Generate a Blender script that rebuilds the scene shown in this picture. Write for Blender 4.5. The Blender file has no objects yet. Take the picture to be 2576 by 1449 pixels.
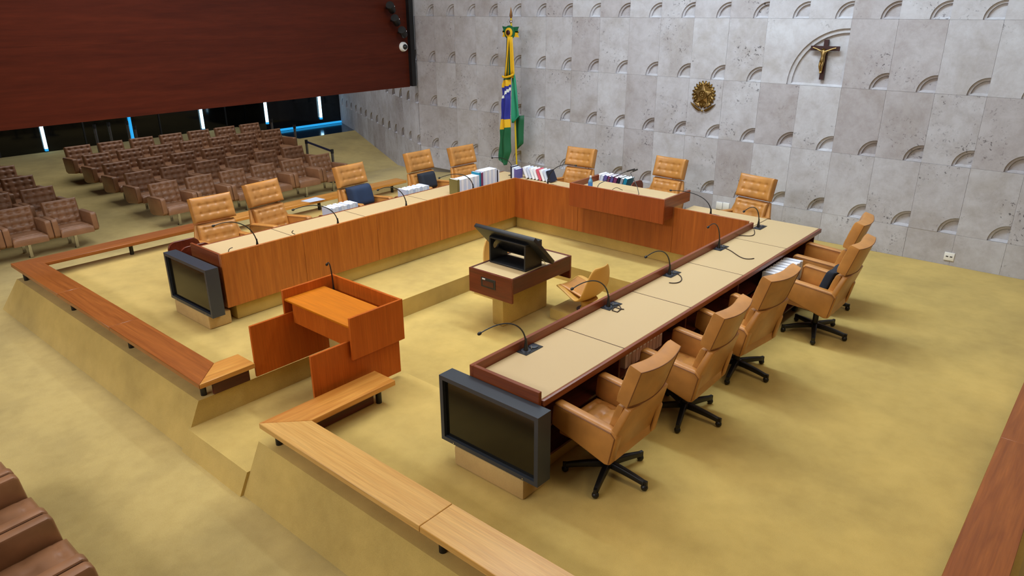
import bpy, bmesh, math, random
from mathutils import Vector, Matrix
rnd = random.Random(7)
R = math.radians
scene = bpy.context.scene
col = scene.collection

# ------------------------------------------------------------------ camera, world, lights
F_PX, YAW, PITCH, ROLL, CAM = 1820.38, R(130.98586), R(21.26986), R(-0.2835), Vector((0, 0, 3.4))
_f = Vector((math.cos(YAW)*math.cos(PITCH), math.sin(YAW)*math.cos(PITCH), -math.sin(PITCH)))
_r0 = Vector((math.sin(YAW), -math.cos(YAW), 0)); _u0 = _r0.cross(_f)
_r = math.cos(ROLL)*_r0 + math.sin(ROLL)*_u0; _u = -math.sin(ROLL)*_r0 + math.cos(ROLL)*_u0
cam = bpy.data.cameras.new('camera'); co = bpy.data.objects.new('camera', cam); col.objects.link(co)
cam.sensor_width = 36; cam.sensor_fit = 'HORIZONTAL'; cam.lens = F_PX/2576*36; cam.clip_end = 200
m3 = Matrix((_r, _u, -_f)).transposed(); co.matrix_world = Matrix.Translation(CAM) @ m3.to_4x4()
scene.camera = co

def ray(x, y): return (_f*F_PX + _r*(x-1288) - _u*(y-724.5)).normalized()
def gz(x, y, z=0.): d = ray(x, y); return CAM + d*((z-CAM.z)/d.z)
def onx(x, y, X): d = ray(x, y); return CAM + d*((X-CAM.x)/d.x)
def ony(x, y, Y): d = ray(x, y); return CAM + d*((Y-CAM.y)/d.y)

w = bpy.data.worlds.new('world'); scene.world = w; w.use_nodes = True
w.node_tree.nodes['Background'].inputs[0].default_value = (.9, .93, 1, 1)
w.node_tree.nodes['Background'].inputs[1].default_value = .05

def area(name, loc, sx, sy, power, color, target=None, spread=180):
    l = bpy.data.lights.new(name, 'AREA'); l.shape = 'RECTANGLE'; l.size = sx; l.size_y = sy
    l.energy = power; l.color = color; l.spread = R(spread)
    o = bpy.data.objects.new(name, l); col.objects.link(o); o.location = loc
    if target: o.rotation_euler = (Vector(target)-Vector(loc)).to_track_quat('-Z', 'Y').to_euler()
    return o
WARM = (1, .97, .90); NEUT = (1, .985, .985); COOL = (.92, .95, 1)
area('fill_broad', (-5.8, 3.8, 7.4), 11, 11, 330, NEUT)  # unseen soft fill, added for even ambient light over the platform
area('ceiling_lamp_well', (-6.3, 6.0, 7.2), 2.6, 3.2, 105, (1, 1, .95), spread=120)
area('fill_left', (-10.2, 4.6, 7.2), 1.6, 5.0, 200, COOL, (-10.0, 4.6, 0), 110)  # unseen fill, added to brighten the left side of the platform
area('ceiling_lamp_wall', (-4.6, 7.4, 7.2), 5.0, .8, 580, (.70, .87, 1), (-4.6, 11.18, 1.8))
area('ceiling_lamp_hall', (-16.5, 8.0, 5.4), 5.0, 8.0, 400, COOL)
area('fill_right', (.6, 4.5, 6.8), 2.0, 6.0, 210, (1, .83, .56), (-5.0, 6.0, 0))  # unseen warm fill, added to tint right floor and light left bench panels
area('fill_front', (-6.5, -6.5, 6.0), 9.0, 1.6, 800, NEUT, (-6.5, 3.0, 0))  # unseen frontal fill, added to brighten the skirt and other front faces
scene.view_settings.view_transform = 'Standard'; scene.view_settings.look = 'None'
scene.view_settings.gamma = 1; scene.view_settings.use_curve_mapping = False
scene.view_settings.exposure = -0.50

# ------------------------------------------------------------------ materials
def lin(c):
    f = lambda v: v/12.92 if v <= .04045 else ((v+.055)/1.055)**2.4
    return tuple(f(v/255) for v in c) + (1,)
MATS = {}
def mat(name, c, rough=.5, metal=0., emit=None, estr=0., spec=.5, alpha=None, trans=0):
    if name in MATS: return MATS[name]
    m = bpy.data.materials.new(name); m.use_nodes = True
    b = m.node_tree.nodes['Principled BSDF']
    b.inputs['Base Color'].default_value = lin(c); b.inputs['Roughness'].default_value = rough
    b.inputs['Metallic'].default_value = metal; b.inputs['Specular IOR Level'].default_value = spec
    if emit: b.inputs['Emission Color'].default_value = lin(emit); b.inputs['Emission Strength'].default_value = estr
    if trans: b.inputs['Transmission Weight'].default_value = trans
    MATS[name] = m; return m
def nodes(m): return m.node_tree.nodes, m.node_tree.links, m.node_tree.nodes['Principled BSDF']
def coords(m, scale, rand=False):
    n, l, b = nodes(m)
    tc = n.new('ShaderNodeTexCoord'); mp = n.new('ShaderNodeMapping'); mp.inputs['Scale'].default_value = scale
    l.new(tc.outputs['Object'], mp.inputs['Vector'])
    if rand:
        oi = n.new('ShaderNodeObjectInfo'); mm = n.new('ShaderNodeMath'); mm.operation = 'MULTIPLY'; mm.inputs[1].default_value = 57.3
        l.new(oi.outputs['Random'], mm.inputs[0]); l.new(mm.outputs[0], mp.inputs['Location'])
    return mp
def noise(m, mp, scale, detail=4, rough=.55, dist=0):
    n, l, b = nodes(m); t = n.new('ShaderNodeTexNoise')
    t.inputs['Scale'].default_value = scale; t.inputs['Detail'].default_value = detail
    t.inputs['Roughness'].default_value = rough; t.inputs['Distortion'].default_value = dist
    l.new(mp.outputs[0], t.inputs['Vector']); return t
def ramp(m, src, stops):
    n, l, b = nodes(m); r = n.new('ShaderNodeValToRGB'); e = r.color_ramp.elements
    while len(e) < len(stops): e.new(.5)
    for k, (p, c) in enumerate(stops):
        e[k].position = p; e[k].color = lin(c) if len(c) == 3 else c
    l.new(src, r.inputs[0]); return r
def mix(m, a, b_, fac, mode='MIX'):
    n, l, b = nodes(m); x = n.new('ShaderNodeMix'); x.data_type = 'RGBA'; x.blend_type = mode
    for s, v in ((6, a), (7, b_), (0, fac)):
        if isinstance(v, (int, float)): x.inputs[s].default_value = v
        elif isinstance(v, tuple): x.inputs[s].default_value = v
        else: l.new(v, x.inputs[s])
    return x.outputs[2]
def bump(m, src, strength, dist=.01):
    n, l, b = nodes(m); bp = n.new('ShaderNodeBump'); bp.inputs['Strength'].default_value = strength
    bp.inputs['Distance'].default_value = dist; l.new(src, bp.inputs['Height']); l.new(bp.outputs[0], b.inputs['Normal'])
def wood(name, dark, lightc, axis, rough=.35, grain=1., rand=True):
    if name in MATS: return MATS[name]
    m = mat(name, lightc, rough); n, l, b = nodes(m)
    s = [9.*grain]*3; s[axis] = .55*grain
    mp = coords(m, s, rand); t = noise(m, mp, 1.6, 6, .6, 1.2)
    s2 = [40.*grain]*3; s2[axis] = 1.2
    mp2 = coords(m, s2, rand); t2 = noise(m, mp2, 2.2, 3, .6)
    r1 = ramp(m, t.outputs['Fac'], [(.28, dark), (.72, lightc)])
    r2 = ramp(m, t2.outputs['Fac'], [(.3, (205, 205, 205)), (.7, (255, 255, 255))])
    l.new(mix(m, r1.outputs[0], r2.outputs[0], .55, 'MULTIPLY'), b.inputs['Base Color'])
    bump(m, t2.outputs['Fac'], .06, .004); return m
def carpet(name, c, stain=.25):
    m = mat(name, c, .95, spec=.1); n, l, b = nodes(m)
    mp = coords(m, (1, 1, 1)); t = noise(m, mp, .9, 4, .6); t3 = noise(m, mp, 6.5, 3, .6); f = noise(m, mp, 260, 2, .5)
    d = tuple(int(v*(1-stain*.6)) for v in c); h = tuple(min(255, int(v*1.05)) for v in c)
    r = ramp(m, t.outputs['Fac'], [(.3, d), (.66, h)])
    r3 = ramp(m, t3.outputs['Fac'], [(.2, (240, 238, 232)), (.6, (255, 255, 255))])
    rf = ramp(m, f.outputs['Fac'], [(.3, (215, 212, 205)), (.7, (255, 255, 255))])
    c1 = mix(m, r.outputs[0], r3.outputs[0], .8, 'MULTIPLY'); c2 = mix(m, c1, rf.outputs[0], .6, 'MULTIPLY')
    l.new(c2, b.inputs['Base Color']); bump(m, f.outputs['Fac'], .35, .004)
    b.inputs['Sheen Weight'].default_value = .15; return m
def leather(name, c, rough=.42):
    m = mat(name, c, rough); n, l, b = nodes(m)
    mp = coords(m, (1, 1, 1), True); t = noise(m, mp, 5, 3); f = noise(m, mp, 180, 2)
    d = tuple(int(v*.86) for v in c); r = ramp(m, t.outputs['Fac'], [(.3, d), (.7, c)])
    l.new(r.outputs[0], b.inputs['Base Color']); bump(m, f.outputs['Fac'], .12, .002); return m

CARPET = carpet('carpet', (207, 179, 104), .16); CARPET_HALL = carpet('carpet_hall', (189, 167, 107), .2)
BLOCK = carpet('carpet_block', (205, 172, 112), .15)
WOOD_V = wood('wood_panel_vertical', (164, 86, 25), (198, 115, 40), 2, .38)
WOOD_PRES = wood('wood_presiding', (142, 64, 22), (162, 78, 28), 2, .4, .8)
WOOD_BACK_SHADE = wood('wood_panel_back_shade', (146, 72, 24), (176, 95, 34), 2, .38)  # panel wood with the back bench's dimmer light put into its colour
WOOD_RED = wood('wood_red_rail_y', (116, 54, 26), (146, 76, 40), 1, .35)
WOOD_REDX = wood('wood_red_rail_x', (116, 54, 26), (146, 76, 40), 0, .35)
WOOD_LECT = wood('wood_lectern', (186, 90, 26), (200, 102, 32), 2, .38, .8)
WOOD_LTOP = wood('wood_lectern_top', (198, 112, 10), (208, 120, 12), 0, .6, .6)
WOOD_RAILX_SHEEN = wood('wood_low_rail_x_sheen', (206, 152, 76), (226, 178, 102), 0, .3)  # golden wood, colour lightened to include the light the front rail reflects
WOOD_RAILY = wood('wood_low_rail_y', (190, 118, 44), (226, 164, 80), 1, .3)
WOOD_RAILR = wood('wood_low_rail_reddish', (138, 74, 28), (172, 100, 42), 0, .3)
WOOD_RAILRY = wood('wood_low_rail_reddish_y', (138, 74, 28), (172, 100, 42), 1, .3)
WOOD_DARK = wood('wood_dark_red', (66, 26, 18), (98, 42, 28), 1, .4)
WOOD_MAHO = wood('wood_mahogany', (88, 32, 18), (124, 52, 30), 0, .3)
WOOD_WALL = wood('wood_wall', (72, 27, 16), (92, 37, 21), 1, .42, .35, False)
LAMINATE = mat('desk_laminate', (198, 172, 128), .5)
SEAM = mat('dark_seam', (70, 40, 22), .7)
LEATHER = leather('leather_tan', (198, 137, 68), .37)
LEATHER_B = leather('leather_brown', (150, 106, 74), .4)
PIPING = mat('piping', (120, 72, 34), .5)
PIPING_D = mat('piping_dark', (92, 58, 34), .5)
BLACK = mat('black_plastic', (20, 20, 21), .42)
BLACKM = mat('black_metal', (30, 32, 35), .45)
MONFRAME = mat('monitor_frame', (48, 54, 64), .38)
SCREEN = mat('screen', (14, 13, 10), .12)
NAVY = leather('navy_fabric', (30, 50, 82), .8); DARKNAVY = leather('dark_navy_fabric', (28, 36, 50), .8)
CHROME = mat('chrome', (200, 200, 200), .18, 1); STEEL = mat('steel', (120, 122, 125), .35, .8)
WHITE = mat('white_plastic', (235, 234, 230), .5); PAPER = mat('paper_white', (236, 238, 245), .7)
PAPER_B = mat('paper_bluewhite', (205, 214, 234), .7); PINKISH = mat('binder_pinkish', (205, 170, 158), .6)
TEAL = mat('cover_teal', (20, 128, 158), .5); NIGHT = mat('cover_navy', (26, 30, 52), .5)
MAGENTA = mat('cover_magenta', (120, 52, 92), .5); GREYC = mat('cover_grey', (150, 152, 160), .5)
OLIVE = mat('cover_olive', (120, 110, 60), .5); PINK = mat('cover_pink', (214, 92, 112), .5); PURPLE = mat('cover_purple', (92, 84, 150), .5)
GOLD = mat('gold', (118, 92, 46), .38, .85); GOLDP = mat('gold_pale', (176, 148, 96), .3, .85)
GLASSB = mat('black_glass', (6, 7, 8), .08)
LED = mat('led_blue_white', (170, 225, 255), .5, emit=(185, 232, 255), estr=6)
LEDB = mat('led_blue', (40, 150, 220), .5, emit=(40, 160, 225), estr=1.4)
BELT = mat('belt_navy', (34, 36, 66), .7)
SHELL = mat('shell_beige', (198, 150, 72), .45)
BOTTLE = mat('bottle_blue', (120, 185, 225), .1, trans=.55); BCAP = mat('bottle_cap', (225, 228, 235), .4)
FG = mat('flag_green', (16, 92, 56), .6); FGL = mat('flag_green_light', (34, 140, 104), .6); FY = mat('flag_yellow', (226, 176, 22), .6)
FB = mat('flag_blue', (38, 44, 140), .6); FW = mat('flag_white', (225, 230, 225), .6); FK = mat('flag_dark_green', (18, 46, 34), .7)
POLE = mat('pole_yellow', (204, 172, 30), .4); SPEAR = mat('spear_brass', (140, 100, 62), .35, .6)
CROSSW = mat('cross_wood', (52, 22, 22), .4)
CABLE = mat('cable', (54, 40, 30), .6); SOCKET = mat('socket_slot', (70, 70, 74), .5)
DARKFLOOR = mat('polished_floor', (16, 36, 58), .12)
CEIL = mat('ceiling_paint', (205, 202, 196), .9); WALLP = wood('wall_far_wood', (70, 30, 20), (110, 52, 30), 2, .5, .4, False)

def stone(name):
    m = mat(name, (172, 166, 164), .75, spec=.25); n, l, b = nodes(m)
    mp = coords(m, (1, 1, 1), True)
    t = noise(m, mp, 1.5, 5, .62, .4); t2 = noise(m, mp, 11, 5, .7); t3 = noise(m, mp, 5.0, 6, .75, .3)
    r = ramp(m, t.outputs['Fac'], [(.3, (178, 174, 174)), (.5, (192, 191, 196)), (.72, (202, 203, 209))])
    t4 = noise(m, mp, 26, 3, .6, .6); t5 = noise(m, mp, 1.7, 2, .5)
    sp = ramp(m, t4.outputs['Fac'], [(.60, (0, 0, 0)), (.66, (255, 255, 255))]); ms = ramp(m, t5.outputs['Fac'], [(.50, (0, 0, 0)), (.66, (255, 255, 255))])
    sm = mix(m, sp.outputs[0], ms.outputs[0], 1., 'MULTIPLY'); spots = ramp(m, sm, [(0, (255, 255, 255)), (1, (120, 116, 118))])
    cloud = ramp(m, t3.outputs['Fac'], [(.3, (226, 221, 218)), (.6, (255, 255, 255))])
    c = mix(m, r.outputs[0], spots.outputs[0], .85, 'MULTIPLY'); c = mix(m, c, cloud.outputs[0], .8, 'MULTIPLY')
    oi = n.new('ShaderNodeObjectInfo'); rr = ramp(m, oi.outputs['Random'], [(0, (230, 224, 222)), (.2, (244, 242, 242)), (1, (255, 255, 255))])
    c = mix(m, c, rr.outputs[0], 1., 'MULTIPLY'); l.new(c, b.inputs['Base Color'])
    bump(m, t2.outputs['Fac'], .15, .004); return m
for q_ in (WOOD_LTOP, WOOD_WALL, WOOD_LECT): q_.node_tree.nodes['Principled BSDF'].inputs['Specular IOR Level'].default_value = .18
STONE = stone('stone'); GROUT = mat('grout', (150, 146, 142), .9)

# ------------------------------------------------------------------ mesh helpers
class MB:
    def __init__(s): s.v = []; s.f = []; s.m = []
    def add(s, v, f, mi=0):
        o = len(s.v); s.v += [tuple(p) for p in v]; s.f += [tuple(i+o for i in q) for q in f]; s.m += [mi]*len(f); return s
    def box(s, x0, x1, y0, y1, z0, z1, mi=0):
        v = [(x, y, z) for z in (z0, z1) for y in (y0, y1) for x in (x0, x1)]
        return s.add(v, [(0, 2, 3, 1), (4, 5, 7, 6), (0, 1, 5, 4), (2, 6, 7, 3), (0, 4, 6, 2), (1, 3, 7, 5)], mi)
    def prism(s, poly, a, b, axis='y', mi=0):
        n = len(poly)
        P = {'y': lambda p, t: (p[0], t, p[1]), 'x': lambda p, t: (t, p[0], p[1]), 'z': lambda p, t: (p[0], p[1], t)}[axis]
        v = [P(p, a) for p in poly] + [P(p, b) for p in poly]
        f = [tuple(range(n)), tuple(range(2*n-1, n-1, -1))] + [(i, i+n, (i+1) % n+n, (i+1) % n) for i in range(n)]
        return s.add(v, f, mi)
    def tube(s, pts, r, seg=8, mi=0, cap=True, r2=None):
        pts = [Vector(p) for p in pts]; n = len(pts); v = []; f = []
        up = None
        for i, p in enumerate(pts):
            t = (pts[min(i+1, n-1)]-pts[max(i-1, 0)]).normalized()
            if up is None: up = Vector((0, 0, 1)) if abs(t.z) < .9 else Vector((1, 0, 0))
            a = t.cross(up).normalized(); b = a.cross(t).normalized(); up = b
            rr = r if r2 is None else r+(r2-r)*i/max(1, n-1)
            if isinstance(r, (list, tuple)): rr = r[i]
            v += [p+a*rr*math.cos(2*math.pi*k/seg)+b*rr*math.sin(2*math.pi*k/seg) for k in range(seg)]
        for i in range(n-1):
            f += [(i*seg+k, i*seg+(k+1) % seg, (i+1)*seg+(k+1) % seg, (i+1)*seg+k) for k in range(seg)]
        if cap: f += [tuple(range(seg-1, -1, -1)), tuple(range((n-1)*seg, n*seg))]
        return s.add(v, f, mi)
    def lathe(s, prof, c=(0, 0, 0), seg=20, mi=0):
        v = []; f = []
        for r, z in prof: v += [(c[0]+r*math.cos(2*math.pi*k/seg), c[1]+r*math.sin(2*math.pi*k/seg), c[2]+z) for k in range(seg)]
        n = len(prof)
        for i in range(n-1): f += [(i*seg+k, i*seg+(k+1) % seg, (i+1)*seg+(k+1) % seg, (i+1)*seg+k) for k in range(seg)]
        f += [tuple(range(seg-1, -1, -1)), tuple(range((n-1)*seg, n*seg))]
        return s.add(v, f, mi)
    def ball(s, c, r, seg=14, rings=9, mi=0, sc=(1, 1, 1)):
        v = []; f = []
        for i in range(rings+1):
            th = math.pi*i/rings; rr = max(1e-4, math.sin(th)); z = math.cos(th)
            v += [(c[0]+r*sc[0]*rr*math.cos(2*math.pi*k/seg), c[1]+r*sc[1]*rr*math.sin(2*math.pi*k/seg), c[2]+r*sc[2]*z) for k in range(seg)]
        for i in range(rings): f += [(i*seg+k, (i+1)*seg+k, (i+1)*seg+(k+1) % seg, i*seg+(k+1) % seg) for k in range(seg)]
        return s.add(v, f, mi)
    def xf(s, M):
        s.v = [tuple(M @ Vector(p)) for p in s.v]; return s
    def build(s, name, mats, parent=None, bevel=0, seg=2, smooth=False, world=True, angle=40, sub=0):
        me = bpy.data.meshes.new(name); off = Vector((0, 0, 0))
        if parent and world:
            q = parent
            while q: off += q.location; q = q.parent
        me.from_pydata([tuple(Vector(p)-off) for p in s.v], [], s.f)
        if not isinstance(mats, (list, tuple)): mats = [mats]
        for m in mats: me.materials.append(m)
        for p, mi in zip(me.polygons, s.m): p.material_index = mi
        bm = bmesh.new(); bm.from_mesh(me); bmesh.ops.recalc_face_normals(bm, faces=bm.faces)
        if bevel:
            es = [e for e in bm.edges if len(e.link_faces) == 2 and e.calc_face_angle(0) > R(25)]
            bmesh.ops.bevel(bm, geom=es, offset=bevel, segments=seg, affect='EDGES', profile=.5, clamp_overlap=True)
        bm.to_mesh(me); bm.free()
        if smooth or bevel:
            for p in me.polygons: p.use_smooth = True
            try: me.set_sharp_from_angle(angle=R(angle))
            except Exception: pass
        o = bpy.data.objects.new(name, me); col.objects.link(o); o.parent = parent
        if sub:
            md = o.modifiers.new('sub', 'SUBSURF'); md.levels = sub; md.render_levels = sub
        return o
def tag(o, label, cat, group=None):
    o['label'] = label; o['category'] = cat
    if group: o['group'] = group
    return o
def struct(o, label=None):
    o['kind'] = 'structure'
    if label: o['label'] = label
    return o
def thing(name, label, cat, loc=(0, 0, 0), rz=0, group=None):
    o = bpy.data.objects.new(name, None); o.empty_display_size = .1; col.objects.link(o)
    o.location = loc; o.rotation_euler = (0, 0, rz); return tag(o, label, cat, group)
def copy_tree(o, parent=None):
    c = o.copy(); col.objects.link(c); c.parent = parent
    for ch in o.children: copy_tree(ch, c)
    return c
def child(o, mesh_src, name, loc=(0, 0, 0), rot=(0, 0, 0)):
    c = mesh_src.copy(); c.name = name; col.objects.link(c); c.parent = o; c.location = loc; c.rotation_euler = rot; return c
ORD = ['first', 'second', 'third', 'fourth', 'fifth', 'sixth', 'seventh', 'eighth', 'ninth', 'tenth', 'eleventh', 'twelfth', 'thirteenth', 'fourteenth', 'fifteenth', 'sixteenth', 'seventeenth', 'eighteenth', 'nineteenth', 'twentieth', 'last', 'last']

def tuft(mb, w, h, t, cols, rows, depth, fmap, nx=34, ny=26, edge=.5, curve=0, mx=.15, my=.2, line=.35, sig=.02, mi=0, stagger=0):
    bt = []
    for j in range(rows):
        for i in range(cols):
            bt.append((-w/2+w*(mx+(1-2*mx)*(i+(stagger if j % 2 else 0))/max(1, cols-1)), h*(my+(1-2*my)*j/max(1, rows-1))))
    V = []; idx = lambda i, j: j*(nx+1)+i
    for j in range(ny+1):
        v = -1+2*j/ny; vv = math.copysign(abs(v)**.75, v); b = h*(vv+1)/2
        for i in range(nx+1):
            u = -1+2*i/nx; uu = math.copysign(abs(u)**.75, u); a = w/2*uu
            e = ((1-abs(uu)**6)**.5)*((1-abs(vv)**6)**.5)
            c = t*(edge+(1-edge)*e)
            d = 0
            for (ba, bb) in bt:
                d = max(d, math.exp(-((a-ba)**2+(b-bb)**2)/sig**2))
            ln = max([math.exp(-((b-bb)/.014)**2) for bb in set(q[1] for q in bt)] or [0])
            inn = 1 if bt and min(q[0] for q in bt)-.03 < a < max(q[0] for q in bt)+.03 else .3
            c -= depth*max(d, line*ln*inn)
            V.append((a, b, c+curve*uu*uu))
    n = len(V)
    V += [(a, b, curve*(a/(w/2))**2) for (a, b, c) in V]
    F = [(idx(i, j), idx(i+1, j), idx(i+1, j+1), idx(i, j+1)) for j in range(ny) for i in range(nx)]
    F += [(n+idx(i, j), n+idx(i, j+1), n+idx(i+1, j+1), n+idx(i+1, j)) for j in range(ny) for i in range(nx)]
    for i in range(nx):
        F.append((idx(i, 0), n+idx(i, 0), n+idx(i+1, 0), idx(i+1, 0))); F.append((idx(i, ny), idx(i+1, ny), n+idx(i+1, ny), n+idx(i, ny)))
    for j in range(ny):
        F.append((idx(0, j), idx(0, j+1), n+idx(0, j+1), n+idx(0, j))); F.append((idx(nx, j), n+idx(nx, j), n+idx(nx, j+1), idx(nx, j+1)))
    return mb.add([fmap(*p) for p in V], F, mi)

# ------------------------------------------------------------------ structure: floors
FL = -.43
def zf(x): return FL+.055*max(0, min(-13.2, -13.2)-max(x, -18.45)) if x < -13.2 else FL
ZFAR = zf(-18.45)
m = MB()
xs = [6, -12.6, -13.2, -18.45, -20.1]
for y0, y1 in ((-9, 11.9), (11.9, 30)):
    for a, b in list(zip(xs, xs[1:]))[:(4 if y0 < 0 else 3)]:
        m.add([(a, y0, zf(a)), (a, y1, zf(a)), (b, y1, zf(b)), (b, y0, zf(b)), (a, y0, -.9), (a, y1, -.9), (b, y1, -.9), (b, y0, -.9)], [(0, 1, 2, 3), (7, 6, 5, 4), (0, 3, 7, 4), (1, 5, 6, 2)])
m.box(-21.9, -20.1, -9, 11.9, -.9, ZFAR)
struct(m.build('floor', CARPET_HALL), 'lower hall floor with worn mustard carpet')
struct(MB().box(-20.3, -18.45, 11.9, 20, -.9, ZFAR-.005).build('floor_polished_strip', DARKFLOOR), 'glossy dark floor strip below blue light')
# platform with sunken channel, battered skirt
PX0, PX1, PY0, PY1 = -11.05, .05, 2.53, 11.3
CH = -.235; CX0, CX1 = -6.06, -5.03; IX0, IX1, IY0, IY1 = -6.5, -4.45, 4.15, 7.75
SK = .205
def quad(mb, a, b, c, d): mb.add([a, b, c, d], [(0, 1, 2, 3)])
m = MB()
def top(x0, x1, y0, y1, z=0): quad(m, (x0, y0, z), (x1, y0, z), (x1, y1, z), (x0, y1, z))
top(PX0, CX0, PY0, IY0); top(CX1, PX1, PY0, IY0)
top(PX0, IX0, IY0, IY1); top(IX1, PX1, IY0, IY1); top(PX0, PX1, IY1, PY1)
def wallv(x0, y0, x1, y1, z0, z1): quad(m, (x0, y0, z0), (x1, y1, z0), (x1, y1, z1), (x0, y0, z1))
yc = PY0+SK*CH/.43
for X_ in (CX0, CX1): quad(m, (X_, PY0, 0), (X_, IY0, 0), (X_, IY0, CH), (X_, yc, CH))
wallv(CX0, IY0, IX0, IY0, CH, 0); wallv(CX1, IY0, IX1, IY0, CH, 0)
wallv(IX0, IY0, IX0, IY1, CH, 0); wallv(IX1, IY0, IX1, IY1, CH, 0); wallv(IX0, IY1, IX1, IY1, CH, 0)
top(IX0, IX1, IY0, IY1, CH)
yc = PY0+SK*CH/.43; top(CX0, CX1, yc, IY0, CH)
yb = PY0-SK
st_ = .03
quad(m, (CX0, yc, CH), (CX1, yc, CH), (CX1, yc-st_, CH), (CX0, yc-st_, CH)); quad(m, (CX0, yc-st_, CH), (CX1, yc-st_, CH), (CX1, yb-st_, FL), (CX0, yb-st_, FL))
for X_ in (CX0, CX1): quad(m, (X_, yc, CH), (X_, yc-st_, CH), (X_, yb-st_, FL), (X_, yb, FL))
quad(m, (PX0, PY0, 0), (CX0, PY0, 0), (CX0, yb, FL), (PX0-SK, yb, FL)); quad(m, (CX1, PY0, 0), (PX1, PY0, 0), (PX1+SK, yb, FL), (CX1, yb, FL))
quad(m, (PX0, PY0, 0), (PX0, PY1, 0), (PX0-SK, PY1, FL), (PX0-SK, yb, FL)); quad(m, (PX1, PY0, 0), (PX1, PY1, 0), (PX1+SK, PY1, FL), (PX1+SK, yb, FL))
struct(m.build('floor_platform', CARPET), 'raised carpeted platform with sunken central well and sloping skirt')
# ramp beyond rail end towards the far left
m = MB(); m.add([(-11.0, 9.3, 0), (-11.0, 11.3, 0), (-14.2, 12.3, -.36), (-14.2, 10.2, -.40), (-11.0, 9.3, -.5), (-11.0, 11.3, -.5), (-14.2, 12.3, -.5), (-14.2, 10.2, -.5)],
      [(0, 1, 2, 3), (0, 3, 7, 4), (3, 2, 6, 7), (1, 5, 6, 2), (0, 4, 5, 1)])
struct(m.build('floor_ramp', CARPET_HALL), 'carpeted ramp between platform and seating')

# ------------------------------------------------------------------ structure: walls
YW, TW, TH = 11.18, .6007, .9238
struct(MB().box(-20.1, 6, 30, 30.2, -.9, 7.5).build('wall_far', WALLP)); struct(MB().box(6, 6.2, -9, 30, -.9, 7.5).build('wall_right', WALLP))
struct(MB().box(-22, 6.2, -9.2, -9, -.9, 7.5).build('wall_front', WALLP))
struct(MB().box(-22.2, 6.2, -9.2, 30.2, 7.5, 7.7).build('ceiling', CEIL))
def tile_mesh(wd, ht, r, arc=True, dp=.085):
    """stone panel, front facing -y at y=0; origin at lower right corner; quarter recess around that corner in two steps"""
    m = MB(); g = .0012; x0, x1, z0, z1 = -wd+g, -g, g, ht-g
    if not arc: return m.box(x0, x1, 0, dp, z0, z1)
    N = 14; steps = [(r, 0), (r-.036*(r/.23)**.4, .026), (0, .058)]
    arcp = lambda rr, d: [(x1-rr*math.cos(math.pi/2*k/N), d, z0+rr*math.sin(math.pi/2*k/N)) for k in range(N+1)]
    A = arcp(steps[0][0], 0); B = arcp(steps[0][0], steps[1][1]); C_ = arcp(steps[1][0], steps[1][1]); D = arcp(steps[1][0], steps[2][1])
    out = [(x1, 0, z1), (x0, 0, z1), (x0, 0, z0)]
    m.add(A+out, [])
    o = len(m.v)-len(A)-3
    mid = N//2
    m.f += [tuple([o+k for k in range(mid+1)]+[o+N+2, o+N+3][0:1]+[o+N+3])][0:0]
    m.f.append(tuple([o+N+3]+[o+k for k in range(mid+1)]+[o+N+2])); m.m.append(0)
    m.f.append(tuple([o+N+2]+[o+k for k in range(mid, N+1)]+[o+N+1])); m.m.append(0)
    def strip(P, Q):
        m.add(P+Q, [(k, k+1, N+2+k, N+1+k) for k in range(N)])
    strip(A, B); strip(B, C_); strip(C_, D)
    m.add(D+[(x1, steps[2][1], z0)], [tuple(range(N+2))])
    q = steps[1][0]-.002; e = steps[2][1]; hh = .03
    m.add([(x1-q, e, z0+hh), (x1, e, z0+hh), (x1, .004, z0+.001), (x1-q, .004, z0+.001)], [(0, 1, 2, 3)])
    # body sides/back
    m.add([(x0, 0, z0), (x0, 0, z1), (x1, 0, z1), (x0, dp, z0), (x0, dp, z1), (x1, dp, z1), (x1, dp, z0)], [(0, 1, 4, 3), (1, 2, 5, 4), (3, 4, 5, 6)])
    m.add([(x0, 0, z0), (x0, dp, z0), (x1, dp, z0), (x1, steps[2][1], z0), D[0], C_[0], B[0], A[0]], [tuple(range(8))])
    m.add([(x1, 0, z1), (x1, dp, z1), (x1, dp, z0), (x1, steps[2][1], z0), D[-1], C_[-1], B[-1], A[-1]], [tuple(range(8))])
    return m
def stone_wall(root, org, ang, n0, n1, zbase, skip=(), x_of=None):
    """columns of panels along local -x"""
    pass
wall = struct(MB().box(-12.47, 6, YW+.084, YW+.5, -.9, 7.5).build('wall_back', GROUT), 'pale marble wall with quarter-circle reliefs')
t_arc = tile_mesh(TW, TH, .232).build('stone_panel', STONE); t_flat = tile_mesh(TW, .445, 0, False).build('stone_panel', STONE)
t_big = tile_mesh(2*TW, TH, .80).build('stone_panel', STONE); t_up = tile_mesh(TW*2, 3.36, 0, False).build('stone_panel', STONE)
XR0 = -1.638; ROWZ = [.445, 1.3685, 2.292, 3.2155]
def put(src, o, loc, rot=(0, 0, 0)): return child(o, src, 'stone_panel', loc, rot)
for k in range(-4, 18):
    x = XR0-TW*k
    if x-TW < -12.47: continue
    put(t_flat, wall, (x, YW+rnd.uniform(-.002, .002), 0))
    for j, z in enumerate(ROWZ):
        if j == 2 and k == 4: continue
        s = t_big if (j == 2 and k == 3) else t_arc
        put(s, wall, (x, YW+rnd.uniform(-.002, .002), z))
for k in range(-4, 18, 2):
    put(t_up, wall, (XR0-TW*k, YW, 4.139))
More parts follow.
